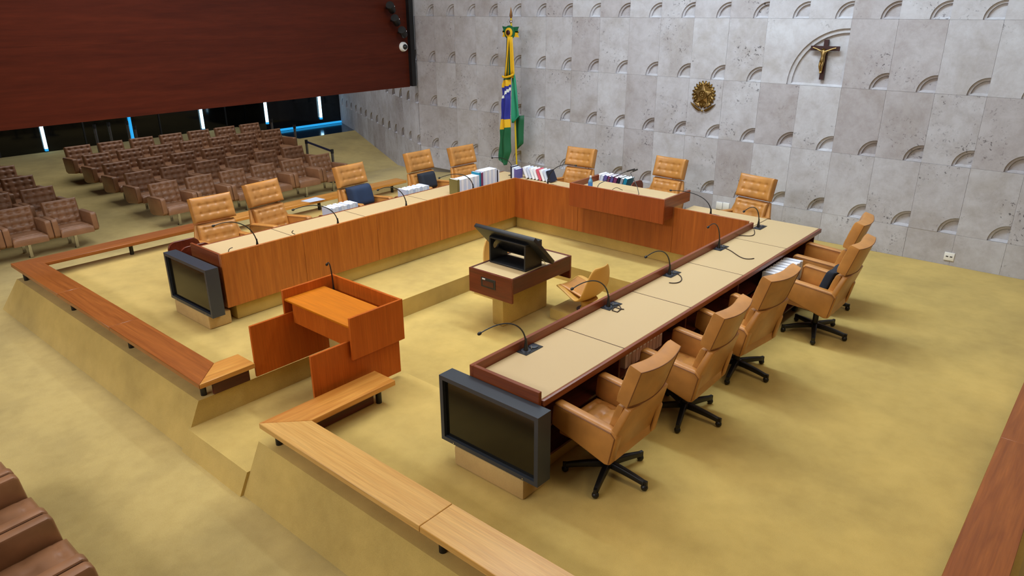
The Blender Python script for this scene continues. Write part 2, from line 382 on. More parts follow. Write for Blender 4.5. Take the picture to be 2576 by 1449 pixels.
# angled wall running away behind the hanging wood wall
AN = R(155.8); d2 = Vector((math.cos(AN), math.sin(AN), 0)); CR = Vector((-12.46, YW, 0))
m = MB(); n2 = Vector((-d2.y, d2.x, 0)); n2 = n2 if n2.y > 0 else -n2
P0 = CR+n2*.084; P1 = CR+d2*8.6+n2*.084
m.add([(p.x, p.y, z) for z in (-.9, 7.5) for p in (P0, P1, P1+n2*.4, P0+n2*.4)], [(0, 1, 2, 3), (7, 6, 5, 4), (0, 4, 5, 1), (1, 5, 6, 2), (2, 6, 7, 3), (3, 7, 4, 0)])
wall2 = struct(m.build('wall_left_stone', GROUT), 'angled marble wall receding behind the hanging wood wall')
t_low = tile_mesh(TW, .9, 0, False).build('stone_panel', STONE)
rz2 = AN-math.pi
for k in range(14):
    p = CR+d2*(TW*k+.06)
    put(t_low, wall2, (p.x, p.y, -.455), (0, 0, rz2))
    for j, z in enumerate(ROWZ[:3]): put(t_arc, wall2, (p.x, p.y, z), (0, 0, rz2))
for o in (t_arc, t_flat, t_big, t_up, t_low): bpy.data.objects.remove(o)
# hanging wood wall, built of broad veneer boards
wl = struct(MB().box(-12.85, -12.56, -9, 11.0, 1.80, 7.5).build('wall_left', WOOD_DARK), 'dark red wooden wall hanging above the seating')
bsrc = MB().box(-12.56, -12.51, -9, 11.0, 0, 1.132).build('wall_board', WOOD_WALL)
for j in range(5): child(wl, bsrc, 'wall_board', (0, 0, 1.755+j*1.133))
bpy.data.objects.remove(bsrc)
struct(MB().box(-12.75, -12.42, 11.0, 11.12, 1.77, 7.5).build('gap_shade_1', BLACK), 'black strip standing for the shaded gap beside the wood wall')  # black strip put in for the shade of the gap between the walls
# far glazing
gl = struct(MB().box(-22.1, -21.9, -9, 11.9, -.9, 7.5).box(-22.1, -20.3, 11.9, 12.0, -.9, 7.5).box(-20.3, -20.15, 11.9, 20, -.9, 7.5).build('wall_glazing', GLASSB), 'black glass wall behind the seating')
LS = [(118, 380, -21.86, 'at far left of the dark glass'), (335, 352, -21.86, 'behind the barrier posts'), (513, 330, -21.86, 'above the middle of the back row seats'), (673, 312, -20.11, 'right of the back row seats'), (808, 300, -20.11, 'nearest the marble wall')]
for k, (px_, py_, X_, wh) in enumerate(LS):
    p = onx(px_, py_, X_); z0 = max(p.z, ZFAR+.03); y = p.y
    t = thing('light_strip', 'vertical blue-white light strip '+wh, 'light', (X_, y, z0), group='light strips on the black glass')
    MB().box(X_-.03, X_+.03, y-.032, y+.032, z0+.06, 1.05).build('tube', LED if k != 1 else LEDB, t)
    MB().box(X_-.035, X_+.035, y-.036, y+.036, 1.05, 1.12).build('end_cap', LEDB, t)
    MB().box(X_-.035, X_+.035, y-.036, y+.036, z0, z0+.06).build('end_cap', LEDB, t)
for k in range(6): MB().box(-21.9, -21.88, 1.2+2.07*k, 1.24+2.07*k, ZFAR, 2.2).build('mullion', BLACKM, gl)
tag(MB().box(-20.14, -20.08, 11.95, 14.6, ZFAR+.005, ZFAR+.06).build('floor_light_line', LEDB), 'thin horizontal blue light line along the foot of the dark glass', 'light')

# ------------------------------------------------------------------ benches
DZ, RZ, PB = .765, .84, .2     # desktop height, rail top, panel bottom
LX, BY, RX = -7.45, 8.66, -3.505
def plinth(root, x0, x1, y0, y1, z1=PB-.005):
    return MB().box(x0, x1, y0, y1, 0, z1).build('plinth', CARPET, root, bevel=.015)
# left
lb = thing('bench_desk', 'long wooden judges bench on the left, with tan top', 'bench', (-7.8, 6.3, 0))
ys = [3.63, 4.70, 5.84, 6.98, 8.10, 9.2]
for k in range(5):
    a, b = ys[k], min(ys[k+1], BY) if k == 4 else ys[k+1]
    MB().box(LX-.03, LX, a+.0015, b-.0015, PB, RZ).build('front_panel', WOOD_V, lb, bevel=.002, seg=1)
    MB().box(-8.15, LX-.03, ys[k]+.003+(.03 if k == 0 else 0), ys[k+1]-.003, DZ-.03, DZ).build('desktop', LAMINATE, lb, bevel=.003, seg=1)
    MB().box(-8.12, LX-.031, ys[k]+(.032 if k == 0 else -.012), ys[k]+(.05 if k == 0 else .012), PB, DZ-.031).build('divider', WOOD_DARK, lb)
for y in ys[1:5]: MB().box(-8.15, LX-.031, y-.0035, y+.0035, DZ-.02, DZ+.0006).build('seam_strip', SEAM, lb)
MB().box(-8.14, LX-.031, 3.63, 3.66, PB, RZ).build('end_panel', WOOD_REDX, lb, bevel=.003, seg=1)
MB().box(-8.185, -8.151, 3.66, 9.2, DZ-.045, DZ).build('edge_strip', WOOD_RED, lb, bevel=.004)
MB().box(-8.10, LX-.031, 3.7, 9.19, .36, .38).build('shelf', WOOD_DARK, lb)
plinth(lb, -8.0, -7.515, 3.76, 9.15)
# back
bb = thing('bench_desk', 'wooden judges bench along the marble wall, carrying the raised presiding desk', 'bench', (-5.5, 8.95, 0))
xb = [LX-.031, -6.2, -4.6, -3.54]
for k in range(3):
    MB().box(xb[k]+.0015, xb[k+1]-.0015, BY, BY+.03, PB, RZ).build('front_panel', WOOD_BACK_SHADE, bb, bevel=.002, seg=1)
for a, b in ((LX+.004, -6.72), (-6.72, -6.19), (-4.58, -3.508)):
    MB().box(a, b-.004, BY+.031, 9.2, DZ-.03, DZ).build('desktop', LAMINATE, bb, bevel=.003, seg=1)
MB().box(LX+.01, -3.55, BY+.04, 9.1, .36, .38).build('shelf', WOOD_DARK, bb)
for x in (-6.72, -4.4): MB().box(x-.012, x+.012, BY+.04, 9.15, PB, DZ-.031).build('divider', WOOD_DARK, bb)
plinth(bb, -7.51, -3.45, 8.756, 9.1)
# right
rb = thing('bench_desk', 'long wooden judges bench on the right, with raised inner rail and tan top', 'bench', (-3.15, 6.3, 0))
yr = [3.53, 4.67, 5.81, 6.95, 8.12, 9.19]
MB().box(RX, RX+.035, 3.53, 8.66, DZ-.06, RZ).build('rail', WOOD_RED, rb, bevel=.003, seg=1)
MB().box(RX+.035, -2.82, 3.53, 3.565, DZ-.2, RZ).build('rail', WOOD_REDX, rb, bevel=.003, seg=1)
for k in range(5):
    a = yr[k]+(.036 if k == 0 else .003)
    MB().box(RX+.036 if k < 4 else RX, -2.835, a, yr[k+1]-.003, DZ-.03, DZ).build('desktop', LAMINATE, rb, bevel=.003, seg=1)
    MB().box(RX+.004, RX+.03, yr[k]+.0015, min(yr[k+1], 8.66)-.0015, PB, DZ-.061).build('front_panel', WOOD_V, rb, bevel=.002, seg=1)
    MB().box(RX+.036, -2.87, yr[k]+(.04 if k == 0 else -.012), yr[k]+(.06 if k == 0 else .012), PB, DZ-.031).build('divider', WOOD_DARK, rb)
MB().box(RX+.036, -2.87, 9.16, 9.18, PB, DZ-.031).build('divider', WOOD_DARK, rb)
for y in yr[1:5]: MB().box(RX+.036, -2.835, y-.0035, y+.0035, DZ-.02, DZ+.0006).build('seam_strip', SEAM, rb)
MB().box(RX-.0, RX+.006, 8.7, 9.18, DZ-.02, DZ+.0006).build('seam_strip', SEAM, rb)
MB().box(-2.834, -2.80, 3.566, 9.19, DZ-.05, DZ+.001).build('edge_strip', WOOD_RED, rb, bevel=.006)
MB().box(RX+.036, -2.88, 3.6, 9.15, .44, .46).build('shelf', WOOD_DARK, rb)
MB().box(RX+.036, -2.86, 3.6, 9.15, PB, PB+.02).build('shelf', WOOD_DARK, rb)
plinth(rb, -3.44, -2.95, 3.8, 9.1)

# presiding desk
pd = thing('presiding_desk', 'raised wooden presiding desk box jutting from the back bench', 'desk', (-5.39, 8.7, .66))
X0, X1, Y0, Y1 = -6.17, -4.605, 8.39, 9.11
MB().box(X0, X1, Y0, Y0+.03, .66, 1.0).build('front_panel', WOOD_PRES, pd, bevel=.003, seg=1)
for a in (X0, X1-.03):
    MB().prism([(Y0+.031, .70), (8.645, .70), (8.645, .845), (Y1, .845), (Y1, 1.0), (Y0+.031, 1.0)], a, a+.03, 'x').build('side_panel', WOOD_RED, pd, bevel=.002, seg=1)
MB().box(X0+.031, X1-.031, Y0+.031, Y1-.02, .89, .92).build('desktop', LAMINATE, pd, bevel=.003, seg=1)
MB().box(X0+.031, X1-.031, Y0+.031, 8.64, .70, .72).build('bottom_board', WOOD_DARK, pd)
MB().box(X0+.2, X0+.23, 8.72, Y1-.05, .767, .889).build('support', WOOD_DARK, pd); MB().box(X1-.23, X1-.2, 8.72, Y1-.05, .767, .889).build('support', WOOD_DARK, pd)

# lectern
lc = thing('lectern', 'orange-brown wooden lectern standing over the steps', 'lectern', (-5.5, 3.8, CH))
for s, xo in ((-1, -6.03), (1, -4.97)):
    a, b = (xo, xo+.025) if s < 0 else (xo-.0, xo+.025)
    MB().box(a, b, 3.49, 4.11, .41, .825).build('side_panel', WOOD_LECT, lc, bevel=.003, seg=1)
for a in (-6.003, -5.022):
    MB().box(a, a+.025, 3.09, 4.08, .05, .585).build('lower_panel', WOOD_LECT, lc, bevel=.003, seg=1)
MB().box(-6.0, -4.975, 4.08, 4.105, .41, .825).build('back_panel', WOOD_LECT, lc, bevel=.003, seg=1)
MB().box(-6.002, -4.973, 3.50, 3.97, .715, .735).build('writing_top', WOOD_LTOP, lc, bevel=.003, seg=1)
MB().box(-5.975, -5.0, 3.56, 3.58, .47, .714).build('apron', WOOD_LECT, lc, bevel=.003, seg=1)
MB().box(-5.975, -5.0, 3.585, 4.078, .47, .49).build('tray_board', WOOD_LECT, lc)
MB().box(-5.975, -5.0, 3.975, 4.078, .60, .62).build('mic_tray', WOOD_LECT, lc)
MB().box(-5.8, -5.2, 3.82, 4.05, CH, .469).build('pedestal', CARPET, lc, bevel=.01)

# centre table
ct = thing('clerk_table', 'mahogany clerk table with tan top in the sunken well', 'table', (-5.39, 6.4, CH))
X0, X1, Y0, Y1 = -5.73, -5.05, 5.81, 6.95
MB().box(X0, X1, Y0, Y0+.03, .2, .5).build('end_panel', WOOD_MAHO, ct, bevel=.003, seg=1); MB().box(X0, X1, Y1-.03, Y1, .2, .5).build('end_panel', WOOD_MAHO, ct, bevel=.003, seg=1)
for a in (X0, X1-.025): MB().box(a, a+.025, Y0+.031, Y1-.031, .31, .5).build('side_panel', WOOD_DARK, ct, bevel=.003, seg=1)
MB().box(X0+.026, X1-.026, Y0+.031, Y1-.031, .465, .492).build('top', LAMINATE, ct)
MB().box(X0+.1, X1-.1, Y0+.06, Y1-.06, .31, .33).build('bottom_board', WOOD_DARK, ct)
MB().box(X0+.2, X1-.3, 5.99, 6.85, CH, .309).build('pedestal', CARPET, ct, bevel=.02)
pl = MB().box(-5.53, -5.30, Y0-.006, Y0, .31, .43).build('socket_plate', BLACKM, ct, bevel=.003, seg=1)
MB().box(-5.50, -5.33, Y0-.009, Y0-.006, .33, .395).build('socket_recess', WOOD_DARK, pl); MB().box(-5.505, -5.46, Y0-.011, Y0-.006, .405, .42).build('switch', WHITE, pl)
# table display on its black stand
tm = thing('display_screen', 'large black display tilted back on an open box stand on the clerk table', 'monitor', (-5.4, 6.27, .495))
m = MB(); a0, a1, b0, b1, z0, z1 = -5.68, -5.11, 6.12, 6.43, .495, .82
m.box(a0, a1, b0, b1, z0, z0+.02); m.box(a0, a1, b0, b1, z1-.02, z1)
m.box(a1-.022, a1, b0, b1, z0+.021, z1-.021)
m.build('stand_shell', BLACKM, tm, bevel=.003, seg=1)
m = MB()  # left side with a cable hole
N = 16; cx, cz, rr = 6.22, .70, .05
ring = [(cx+rr*math.cos(2*math.pi*k/N), cz+rr*math.sin(2*math.pi*k/N)) for k in range(N)]
rect = []
for k in range(N):
    c, s_ = math.cos(2*math.pi*k/N), math.sin(2*math.pi*k/N); q = 1/max(abs(c)/1, abs(s_)/1)
    rect.append((min(b1, max(b0, cx+c*q*(.1 if c < 0 else .21))), min(z1-.021, max(z0+.021, cz+s_*q*.3))))
for xx in (a0, a0+.022):
    m.add([(xx, y, z) for y, z in ring]+[(xx, y, z) for y, z in rect], [(k, (k+1) % N, N+(k+1) % N, N+k) for k in range(N)])
m.add([(a0, y, z) for y, z in ring]+[(a0+.022, y, z) for y, z in ring], [(k, (k+1) % N, N+(k+1) % N, N+k) for k in range(N)])
m.add([(a0, y, z) for y, z in rect]+[(a0+.022, y, z) for y, z in rect], [(k, (k+1) % N, N+(k+1) % N, N+k) for k in range(N)])
m.build('stand_side', BLACKM, tm)
sl = R(45.5); m = MB().box(-.47, .47, 0, .53, -.025, .025)
M_ = Matrix.Translation((-5.44, 6.115, .925)) @ Matrix.Rotation(-sl, 4, 'X')
m.xf(M_); b_ = m.build('display_body', BLACKM, tm, bevel=.006)
MB().box(-.44, .44, .03, .50, .0255, .0275).xf(M_).build('screen', SCREEN, b_)
MB().box(-.28, .28, .12, .42, -.06, -.026).xf(M_).build('rear_housing', BLACK, b_, bevel=.01)
MB().tube([(-5.08, 6.38, .60), (-5.06, 6.41, .57), (-5.05, 6.42, .52)], .004, 6).build('cable', CHROME, tm)

def shell_chair(x, y, rz, label):
    t = thing('shell_chair', label, 'chair', (x, y, CH), rz, 'clerk shell chairs')
    m = MB(); prof = [(.23, .395), (.20, .415), (.12, .395), (.02, .35), (-.08, .30), (-.17, .30), (-.235, .37), (-.275, .50), (-.305, .66), (-.322, .755)]
    n = 14; V = []
    for i, (px_, pz) in enumerate(prof):
        hw = [.21, .25, .27, .28, .29, .295, .29, .275, .225, .14][i]
        for k in range(n+1):
            u = -1+2*k/n
            V.append((px_+(.045*u*u if i >= 5 else 0), hw*u, pz+(.03*u*u if i < 6 else 0)))
    F = [(i*(n+1)+k, i*(n+1)+k+1, (i+1)*(n+1)+k+1, (i+1)*(n+1)+k) for i in range(len(prof)-1) for k in range(n)]
    m.add(V, F); s = m.build('shell', SHELL, t, smooth=True, world=False, angle=180)
    md = s.modifiers.new('solid', 'SOLIDIFY'); md.thickness = .022; md.offset = -1
    md = s.modifiers.new('sub', 'SUBSURF'); md.levels = 1; md.render_levels = 1
    m = MB(); tuft(m, .38, .36, .03, 0, 0, 0, lambda a, b, c: (b-.16, a, .325+.26*b+c+.03*(a/.19)**2), nx=12, ny=12, edge=.3); m.build('seat_pad', LEATHER, t, world=False, smooth=True, angle=180)
    MB().lathe([(.08, .145), (.06, .18), (.08, .25), (.14, .29)], (-.08, 0, 0)).build('column', SHELL, t, world=False, smooth=True)
    MB().lathe([(.12, .136), (.12, .146), (.03, .15)], (-.08, 0, 0)).build('base_plate', BLACKM, t, world=False, smooth=True)
    return t
for nm, x0, x1, lab in (('carpet_block', -5.09, -4.46, 'low carpet-covered block under the shell chair right of the clerk table'), ('carpet_block', -6.40, -5.86, 'low carpet-covered block under the shell chair left of the clerk table')):
    tag(MB().box(x0, x1, 6.57, 7.15, CH, CH+.135).build(nm, CARPET, bevel=.012), lab, 'block')
shell_chair(-4.80, 6.83, math.pi, 'beige shell chair right of the clerk table')
shell_chair(-6.05, 6.90, 0, 'beige shell chair left of the clerk table, mostly hidden by the display')

# big monitors at the bench ends
def bench_monitor(x0, x1, yf, z0, z1, dp, lab, blab, bx0, bx1, tilt=0):
    t = thing('end_monitor', lab, 'monitor', ((x0+x1)/2, yf+dp/2, z0), R(tilt))
    W, H = (x1-x0)/2, z1-z0
    f = .035
    def B(a, b, c, d, e, g): return MB().box(a, b, c-dp/2, d-dp/2, e, g)
    m = MB(); 
    for q in ((-W, W, 0, dp, H-f, H), (-W, W, 0, dp, 0, f), (-W, -W+f, 0, dp, f, H-f), (W-f, W, 0, dp, f, H-f)): m.add(B(*q).v, B(*q).f)
    m.build('casing', MONFRAME, t, world=False)
    B(-W+f, W-f, .03, .045, f, H-f).build('screen', SCREEN, t, world=False)
    B(-W+f, W-f, dp-.02, dp, f, H-f).build('back_cover', BLACK, t, world=False)
    for s in (-.72, .72): MB().lathe([(.006, 0), (.006, .006)], (0, 0, 0), 8).xf(Matrix.Translation((s*W, -dp/2, .016)) @ Matrix.Rotation(R(90), 4, 'X')).build('screw', CHROME, t, world=False)
    tag(MB().box(bx0, bx1, yf-.005, yf+.27, 0, z0-.002).build('carpet_block', BLOCK, bevel=.02), blab, 'block')
    return t
bench_monitor(-3.685, -2.70, 3.375, .178, .752, .145, 'black framed monitor at the near end of the right bench', 'carpet-covered block under the right bench monitor', -3.545, -2.83)
bench_monitor(-8.36, -7.375, 3.40, .168, .735, .15, 'black framed monitor at the near end of the left bench', 'carpet-covered block under the left bench monitor', -8.29, -7.475)

# ------------------------------------------------------------------ low rails round the platform
def rail_board(root, x0, x1, y0, y1, mt, miter=None):
    z0, z1 = .17, .22
    poly = miter or [(x0, y0), (x1, y0), (x1, y1), (x0, y1)]
    return MB().prism(poly, z0, z1, 'z').build('board', mt, root, bevel=.004, seg=1)
def post(root, x, y):
    return MB().lathe([(.028, 0), (.028, .169)], (x, y, 0), 12).build('post', BLACK, root, smooth=True)
w3 = .30
ra = thing('low_rail', 'low reddish wooden rail round the left part of the platform', 'rail', (-8.5, 2.7, 0))
rail_board(ra, 0, 0, 0, 0, WOOD_RAILRY, [(-11.08, 2.51), (-10.77, 2.82), (-10.77, 5.6), (-11.08, 5.6)])
rail_board(ra, -11.08, -10.77, 5.603, 9.25, WOOD_RAILY)
ex = [-11.08, -9.4, -7.9, -5.94]
for k in range(3):
    a, b = ex[k], ex[k+1]
    p = [(a+.002, 2.51), (b-.002, 2.51), (b-.002, 2.82), (a+.002, 2.82)]
    if k == 0: p[3] = (a+.312, 2.82)
    if k == 2: p[2] = (b-.312, 2.82)
    rail_board(ra, 0, 0, 0, 0, WOOD_RAILR, p)
rail_board(ra, 0, 0, 0, 0, WOOD_RAILY, [(-5.94, 2.512), (-5.94, 3.07), (-6.25, 3.07), (-6.25, 2.822)])
for x, y in ((-10.9, 2.6), (-9.3, 2.62), (-7.7, 2.62), (-6.13, 2.62), (-10.93, 4.0), (-10.93, 5.6), (-10.93, 7.3), (-10.93, 9.0)): post(ra, x, y)
MB().box(-6.07, -6.04, 2.68, 3.05, .01, .168).build('kick_board', WOOD_DARK, ra)
rbx = thing('low_rail', 'low golden wooden rail round the right part of the platform', 'rail', (-2.5, 2.7, 0))
rail_board(rbx, 0, 0, 0, 0, WOOD_RAILY, [(-4.945, 2.512), (-4.945, 3.72), (-4.65, 3.72), (-4.65, 2.822)])
ex = [-4.945, -3.0, -1.5, .01]
for k in range(3):
    a, b = ex[k], ex[k+1]
    p = [(a+.002, 2.51), (b-.002, 2.51), (b-.002, 2.82), (a+.002, 2.82)]
    if k == 0: p[3] = (a+.297, 2.82)
    if k == 2: p[2] = (b-.312, 2.82)
    rail_board(rbx, 0, 0, 0, 0, WOOD_RAILX_SHEEN, p)
rail_board(rbx, 0, 0, 0, 0, WOOD_RAILRY, [(.01, 2.51), (.01, 6.2), (-.30, 6.2), (-.30, 2.82)])
rail_board(rbx, -.30, .01, 6.203, 9.6, WOOD_RAILRY)
for x, y in ((-4.86, 2.62), (-4.76, 3.6), (-2.9, 2.62), (-1.5, 2.62), (-.15, 2.7), (-.15, 4.5), (-.15, 6.2), (-.15, 9.4)): post(rbx, x, y)
MB().box(-4.80, -4.77, 2.68, 3.55, .01, .168).build('kick_board', WOOD_DARK, rbx)

# ------------------------------------------------------------------ judges' chairs
def make_judge_chair():
    t = thing('swivel_armchair', 'x', 'chair', group='tan leather swivel armchairs of the judges')
    kw = dict(world=False)
    MB().lathe([(.045, .075), (.05, .085), (.05, .12), (.03, .13), (.03, .25), (.045, .26), (.06, .335)]).build('column', BLACK, t, smooth=True, **kw)
    MB().box(-.13, .13, -.09, .09, .325, .355).build('tilt_plate', BLACK, t, bevel=.01, **kw)
    # five legs with casters
    lm = MB(); n = 7; V = []
    for i in range(n):
        s = i/(n-1); x = .035+.295*s; hw = .03-.009*s; zt = .125-.022*s-.02*s*s; zb = zt-.05+.012*s
        V += [(x, -hw, zb), (x, hw, zb), (x, hw*.75, zt), (x, -hw*.75, zt)]
    lm.add(V, [(i*4+k, i*4+(k+1) % 4, i*4+4+(k+1) % 4, i*4+4+k) for i in range(n-1) for k in range(4)]+[(3, 2, 1, 0), (n*4-4, n*4-3, n*4-2, n*4-1)])
    leg0 = lm.build('leg', BLACK, t, bevel=.006, **kw)
    cm = MB().ball((.33, 0, .028), .028, 12, 8); cm.box(.31, .35, -.012, .012, .03, .085)
    c0 = cm.build('caster', BLACK, leg0, smooth=True, world=False)
    for k in range(1, 5):
        l = leg0.copy(); col.objects.link(l); l.parent = t; l.rotation_euler = (0, 0, R(72*k+36))
        c = c0.copy(); col.objects.link(c); c.parent = l
    leg0.rotation_euler = (0, 0, R(36))
    # seat
    m = MB(); tuft(m, .49, .50, .12, 4, 4, .022, lambda a, b, c: (b-.21, a, .335+c+.03*(b/.5)), nx=30, ny=30, edge=.75, mx=.14, my=.14, line=.5)
    m.build('seat', LEATHER, t, smooth=True, angle=60, **kw)
    # armrests
    prof = [(.315, .47), (.30, .655), (.27, .675), (-.22, .625), (-.265, .58), (-.215, .335), (-.17, .325)]
    for s in (-1, 1):
        y0, y1 = (s*.245, s*.325) if s > 0 else (s*.325, s*.245)
        a = MB().prism(prof, y0, y1, 'y').build('armrest', LEATHER, t, bevel=.018, seg=3, **kw)
        for yy in (s*.327, s*.243):
            MB().tube([(.30, yy, .50), (.288, yy, .640), (.265, yy, .657), (-.215, yy, .607), (-.248, yy, .575), (-.205, yy, .35)], .0035, 6).build('piping', PIPING, a, **kw)
    # backrest shell, lower cushion, head cushion
    ct_, st = math.cos(R(17)), math.sin(R(17))
    def lowmap(x0, z0): return lambda a, b, c: (x0-st*b+ct_*c, a, z0+ct_*b+st*c)
    m = MB(); pts = []
    W0, W1 = .20, .255
    for (a, b) in ((-.235, -.135), (.235, -.135), (.318, .12), (.262, .345), (-.262, .345), (-.318, .12)): pts.append((a, b))
    f0 = lowmap(-.235, .465)
    v = [f0(a, b, c+.02*(a/.255)**2) for c in (-.012, .045) for a, b in pts]
    m.add(v, [tuple(range(6)), tuple(range(11, 5, -1))]+[(i, i+6, (i+1) % 6+6, (i+1) % 6) for i in range(6)])
    sh = m.build('back_shell', LEATHER, t, bevel=.015, seg=3, **kw)
    m = MB(); tuft(m, .50, .345, .075, 4, 3, .022, lowmap(-.185, .455), nx=32, ny=26, edge=.55, curve=.03, mx=.15, my=.17, line=.35)
    m.build('backrest', LEATHER, t, smooth=True, angle=60, **kw)
    hm = lowmap(-.339, .805)
    m = MB(); tuft(m, .535, .32, .125, 4, 2, .02, hm, nx=34, ny=26, edge=.72, curve=.045, mx=.18, my=.33, line=.35)
    h = m.build('headrest', LEATHER, t, smooth=True, angle=60, **kw)
    pp = [hm(a, b, .045*(a/.2675)**2-.002) for a, b in [(-.265+.53*k/10, .003) for k in range(11)]+[(.265, .12), (.265, .24)]+[(.265-.53*k/10, .317) for k in range(11)]+[(-.265, .24), (-.265, .12), (-.265, .003)]]
    MB().tube(pp, .004, 6, cap=False).build('piping', PIPING, h, **kw)
    return t
jc = make_judge_chair()
JC = [  # x, y, facing deg, label
 (-2.55, 4.06, 180, 'tan leather swivel chair nearest the camera, at the right bench beside its monitor'),
 (-2.53, 5.24, 181, 'tan leather swivel chair at the right bench, second from the near monitor'),
 (-2.54, 6.32, 173, 'tan leather swivel chair at the right bench, third from the near monitor, pushed well in'),
 (-2.27, 7.72, 180, 'tan leather swivel chair with a dark cushion at the far part of the right bench'),
 (-2.52, 8.58, 186, 'tan leather swivel chair at the right bench closest to the marble wall'),
 (-4.05, 9.62, 261, 'tan leather swivel chair facing the camera at the right end of the back bench'),
 (-5.62, 10.03, 268, 'tan leather swivel chair behind the raised presiding desk'),
 (-7.18, 9.82, 276, 'tan leather swivel chair at the back bench, right of the flag'),
 (-8.62, 8.93, -4, 'tan leather swivel chair at the bench corner, left of the flag'),
 (-8.83, 8.13, 0, 'tan leather swivel chair holding a small dark navy cushion, left bench'),
 (-8.83, 6.72, 2, 'tan leather swivel chair holding a large bright navy cushion, left bench'),
 (-8.83, 5.24, 6, 'tan leather swivel chair at the left bench, second from the left monitor'),
 (-8.62, 4.32, -4, 'tan leather swivel chair at the left bench closest to the left monitor'),
]
chairs = []
for i, (x, y, a, lab) in enumerate(JC):
    o = jc if i == 0 else copy_tree(jc)
    o.location = (x, y, 0); o.rotation_euler = (0, 0, R(a)); o['label'] = lab; o['category'] = 'chair'; o['group'] = 'tan leather swivel armchairs of the judges'
    chairs.append(o)

# back cushions
def back_cushion(ch, wd, ht, th, mt, lab, dz=.0):
    m = MB(); tuft(m, wd, ht, th, 0, 0, 0, lambda a, b, c: (-.165-.29*b+c*.96+.05, a, .50+dz+.956*b+.29*c), nx=20, ny=18, edge=.12, curve=.03)
    o = m.build('back_cushion', mt, None, smooth=True, angle=75)
    o.location = ch.location; o.rotation_euler = ch.rotation_euler
    return tag(o, lab, 'cushion', 'lumbar cushions')
back_cushion(chairs[10], .42, .34, .17, NAVY, 'bright navy lumbar cushion on a left bench chair')
back_cushion(chairs[9], .34, .29, .12, DARKNAVY, 'dark navy lumbar cushion on the left bench chair near the corner', .02)
back_cushion(chairs[3], .36, .30, .11, DARKNAVY, 'blackish lumbar cushion on a right bench chair')

# ------------------------------------------------------------------ audience armchairs
def make_seat():
    t = thing('audience_armchair', 'x', 'chair'); kw = dict(world=False)
    prof = [(.33, .30), (.30, .555), (.27, .575), (-.27, .545), (-.31, .51), (-.25, .22), (-.15, .20), (.28, .26)]
    for s in (-1, 1):
        y0, y1 = (.255, .345) if s > 0 else (-.345, -.255)
        a = MB().prism(prof, y0, y1, 'y').build('armrest', LEATHER_B, t, bevel=.018, seg=2, **kw)
        for yy in (s*.345,): MB().tube([(.315, yy, .32), (.287, yy, .54), (.262, yy, .56), (-.262, yy, .53), (-.295, yy, .505)], .0035, 6).build('piping', PIPING_D, a, **kw)
    m = MB(); tuft(m, .508, .56, .14, 4, 3, .022, lambda a, b, c: (b-.22, a, .23+c+.03*(b/.56)), nx=24, ny=24, edge=.7, mx=.14, my=.16, line=.5)
    m.build('seat', LEATHER_B, t, smooth=True, angle=60, **kw)
    ct_, st = math.cos(R(16)), math.sin(R(16))
    m = MB(); tuft(m, .53, .46, .12, 4, 4, .036, lambda a, b, c: (-.245-st*b+ct_*c, a, .29+ct_*b+st*c), nx=32, ny=28, edge=.72, mx=.14, my=.15, line=.25, sig=.026)
    b = m.build('backrest', LEATHER_B, t, smooth=True, angle=60, **kw)
    MB().tube([(-.243-st*h, a, .29+ct_*h) for a, h in ((-.262, .05), (-.262, .457), (.262, .457), (.262, .05))], .004, 6).build('piping', PIPING_D, b, **kw)
    MB().box(.14, .165, -.025, .025, 0, .24).build('leg', CHROME, t, bevel=.003, seg=1, **kw)
    MB().box(-.2, -.175, -.025, .025, 0, .24).build('leg', CHROME, t, bevel=.003, seg=1, **kw)
    MB().lathe([(.035, 0), (.035, .006)], (.12, 0, 0), 12).build('floor_plate', BLACK, t, **kw)
    return t
seat0 = make_seat(); first = True
def put_seat(x, y, z, rz, lab, grp):
    global first
    o = seat0 if first else copy_tree(seat0); first = False
    o.location = (x, y, z); o.rotation_euler = (0, 0, rz); o['label'] = lab; o['group'] = grp; o['category'] = 'chair'
    return o
RX_ = [-13.52, -14.55, -15.55, -16.55, -17.55]
rown = ['front', 'second', 'third', 'fourth', 'back']
for r_ in range(5):
    n = 7 if r_ >= 3 else 6
    for k in range(n):
        pos = ORD[k]
        put_seat(RX_[r_], 5.85+.70*k, zf(RX_[r_]), 0, 'brown tufted audience armchair, %s row of the middle block, %s from the aisle' % (rown[r_], pos), 'middle block of audience armchairs')
for r_ in range(5):
    for k in range(3 if r_ < 2 else 2):
        put_seat(RX_[r_], 4.05-.70*k, zf(RX_[r_]), 0, 'brown tufted audience armchair, %s row of the left block, %s from the aisle' % (rown[r_], ORD[k]), 'left block of audience armchairs')
for k in range(4):
    put_seat(-6.23+.71*k, .70, FL, R(90), 'brown leather armchair at the lower left corner, %s' % ['cut off at the left edge', 'showing its seat and both arms', 'nearest the bottom edge with shiny seat', 'only its left arm showing'][k], 'armchairs at the lower left corner')

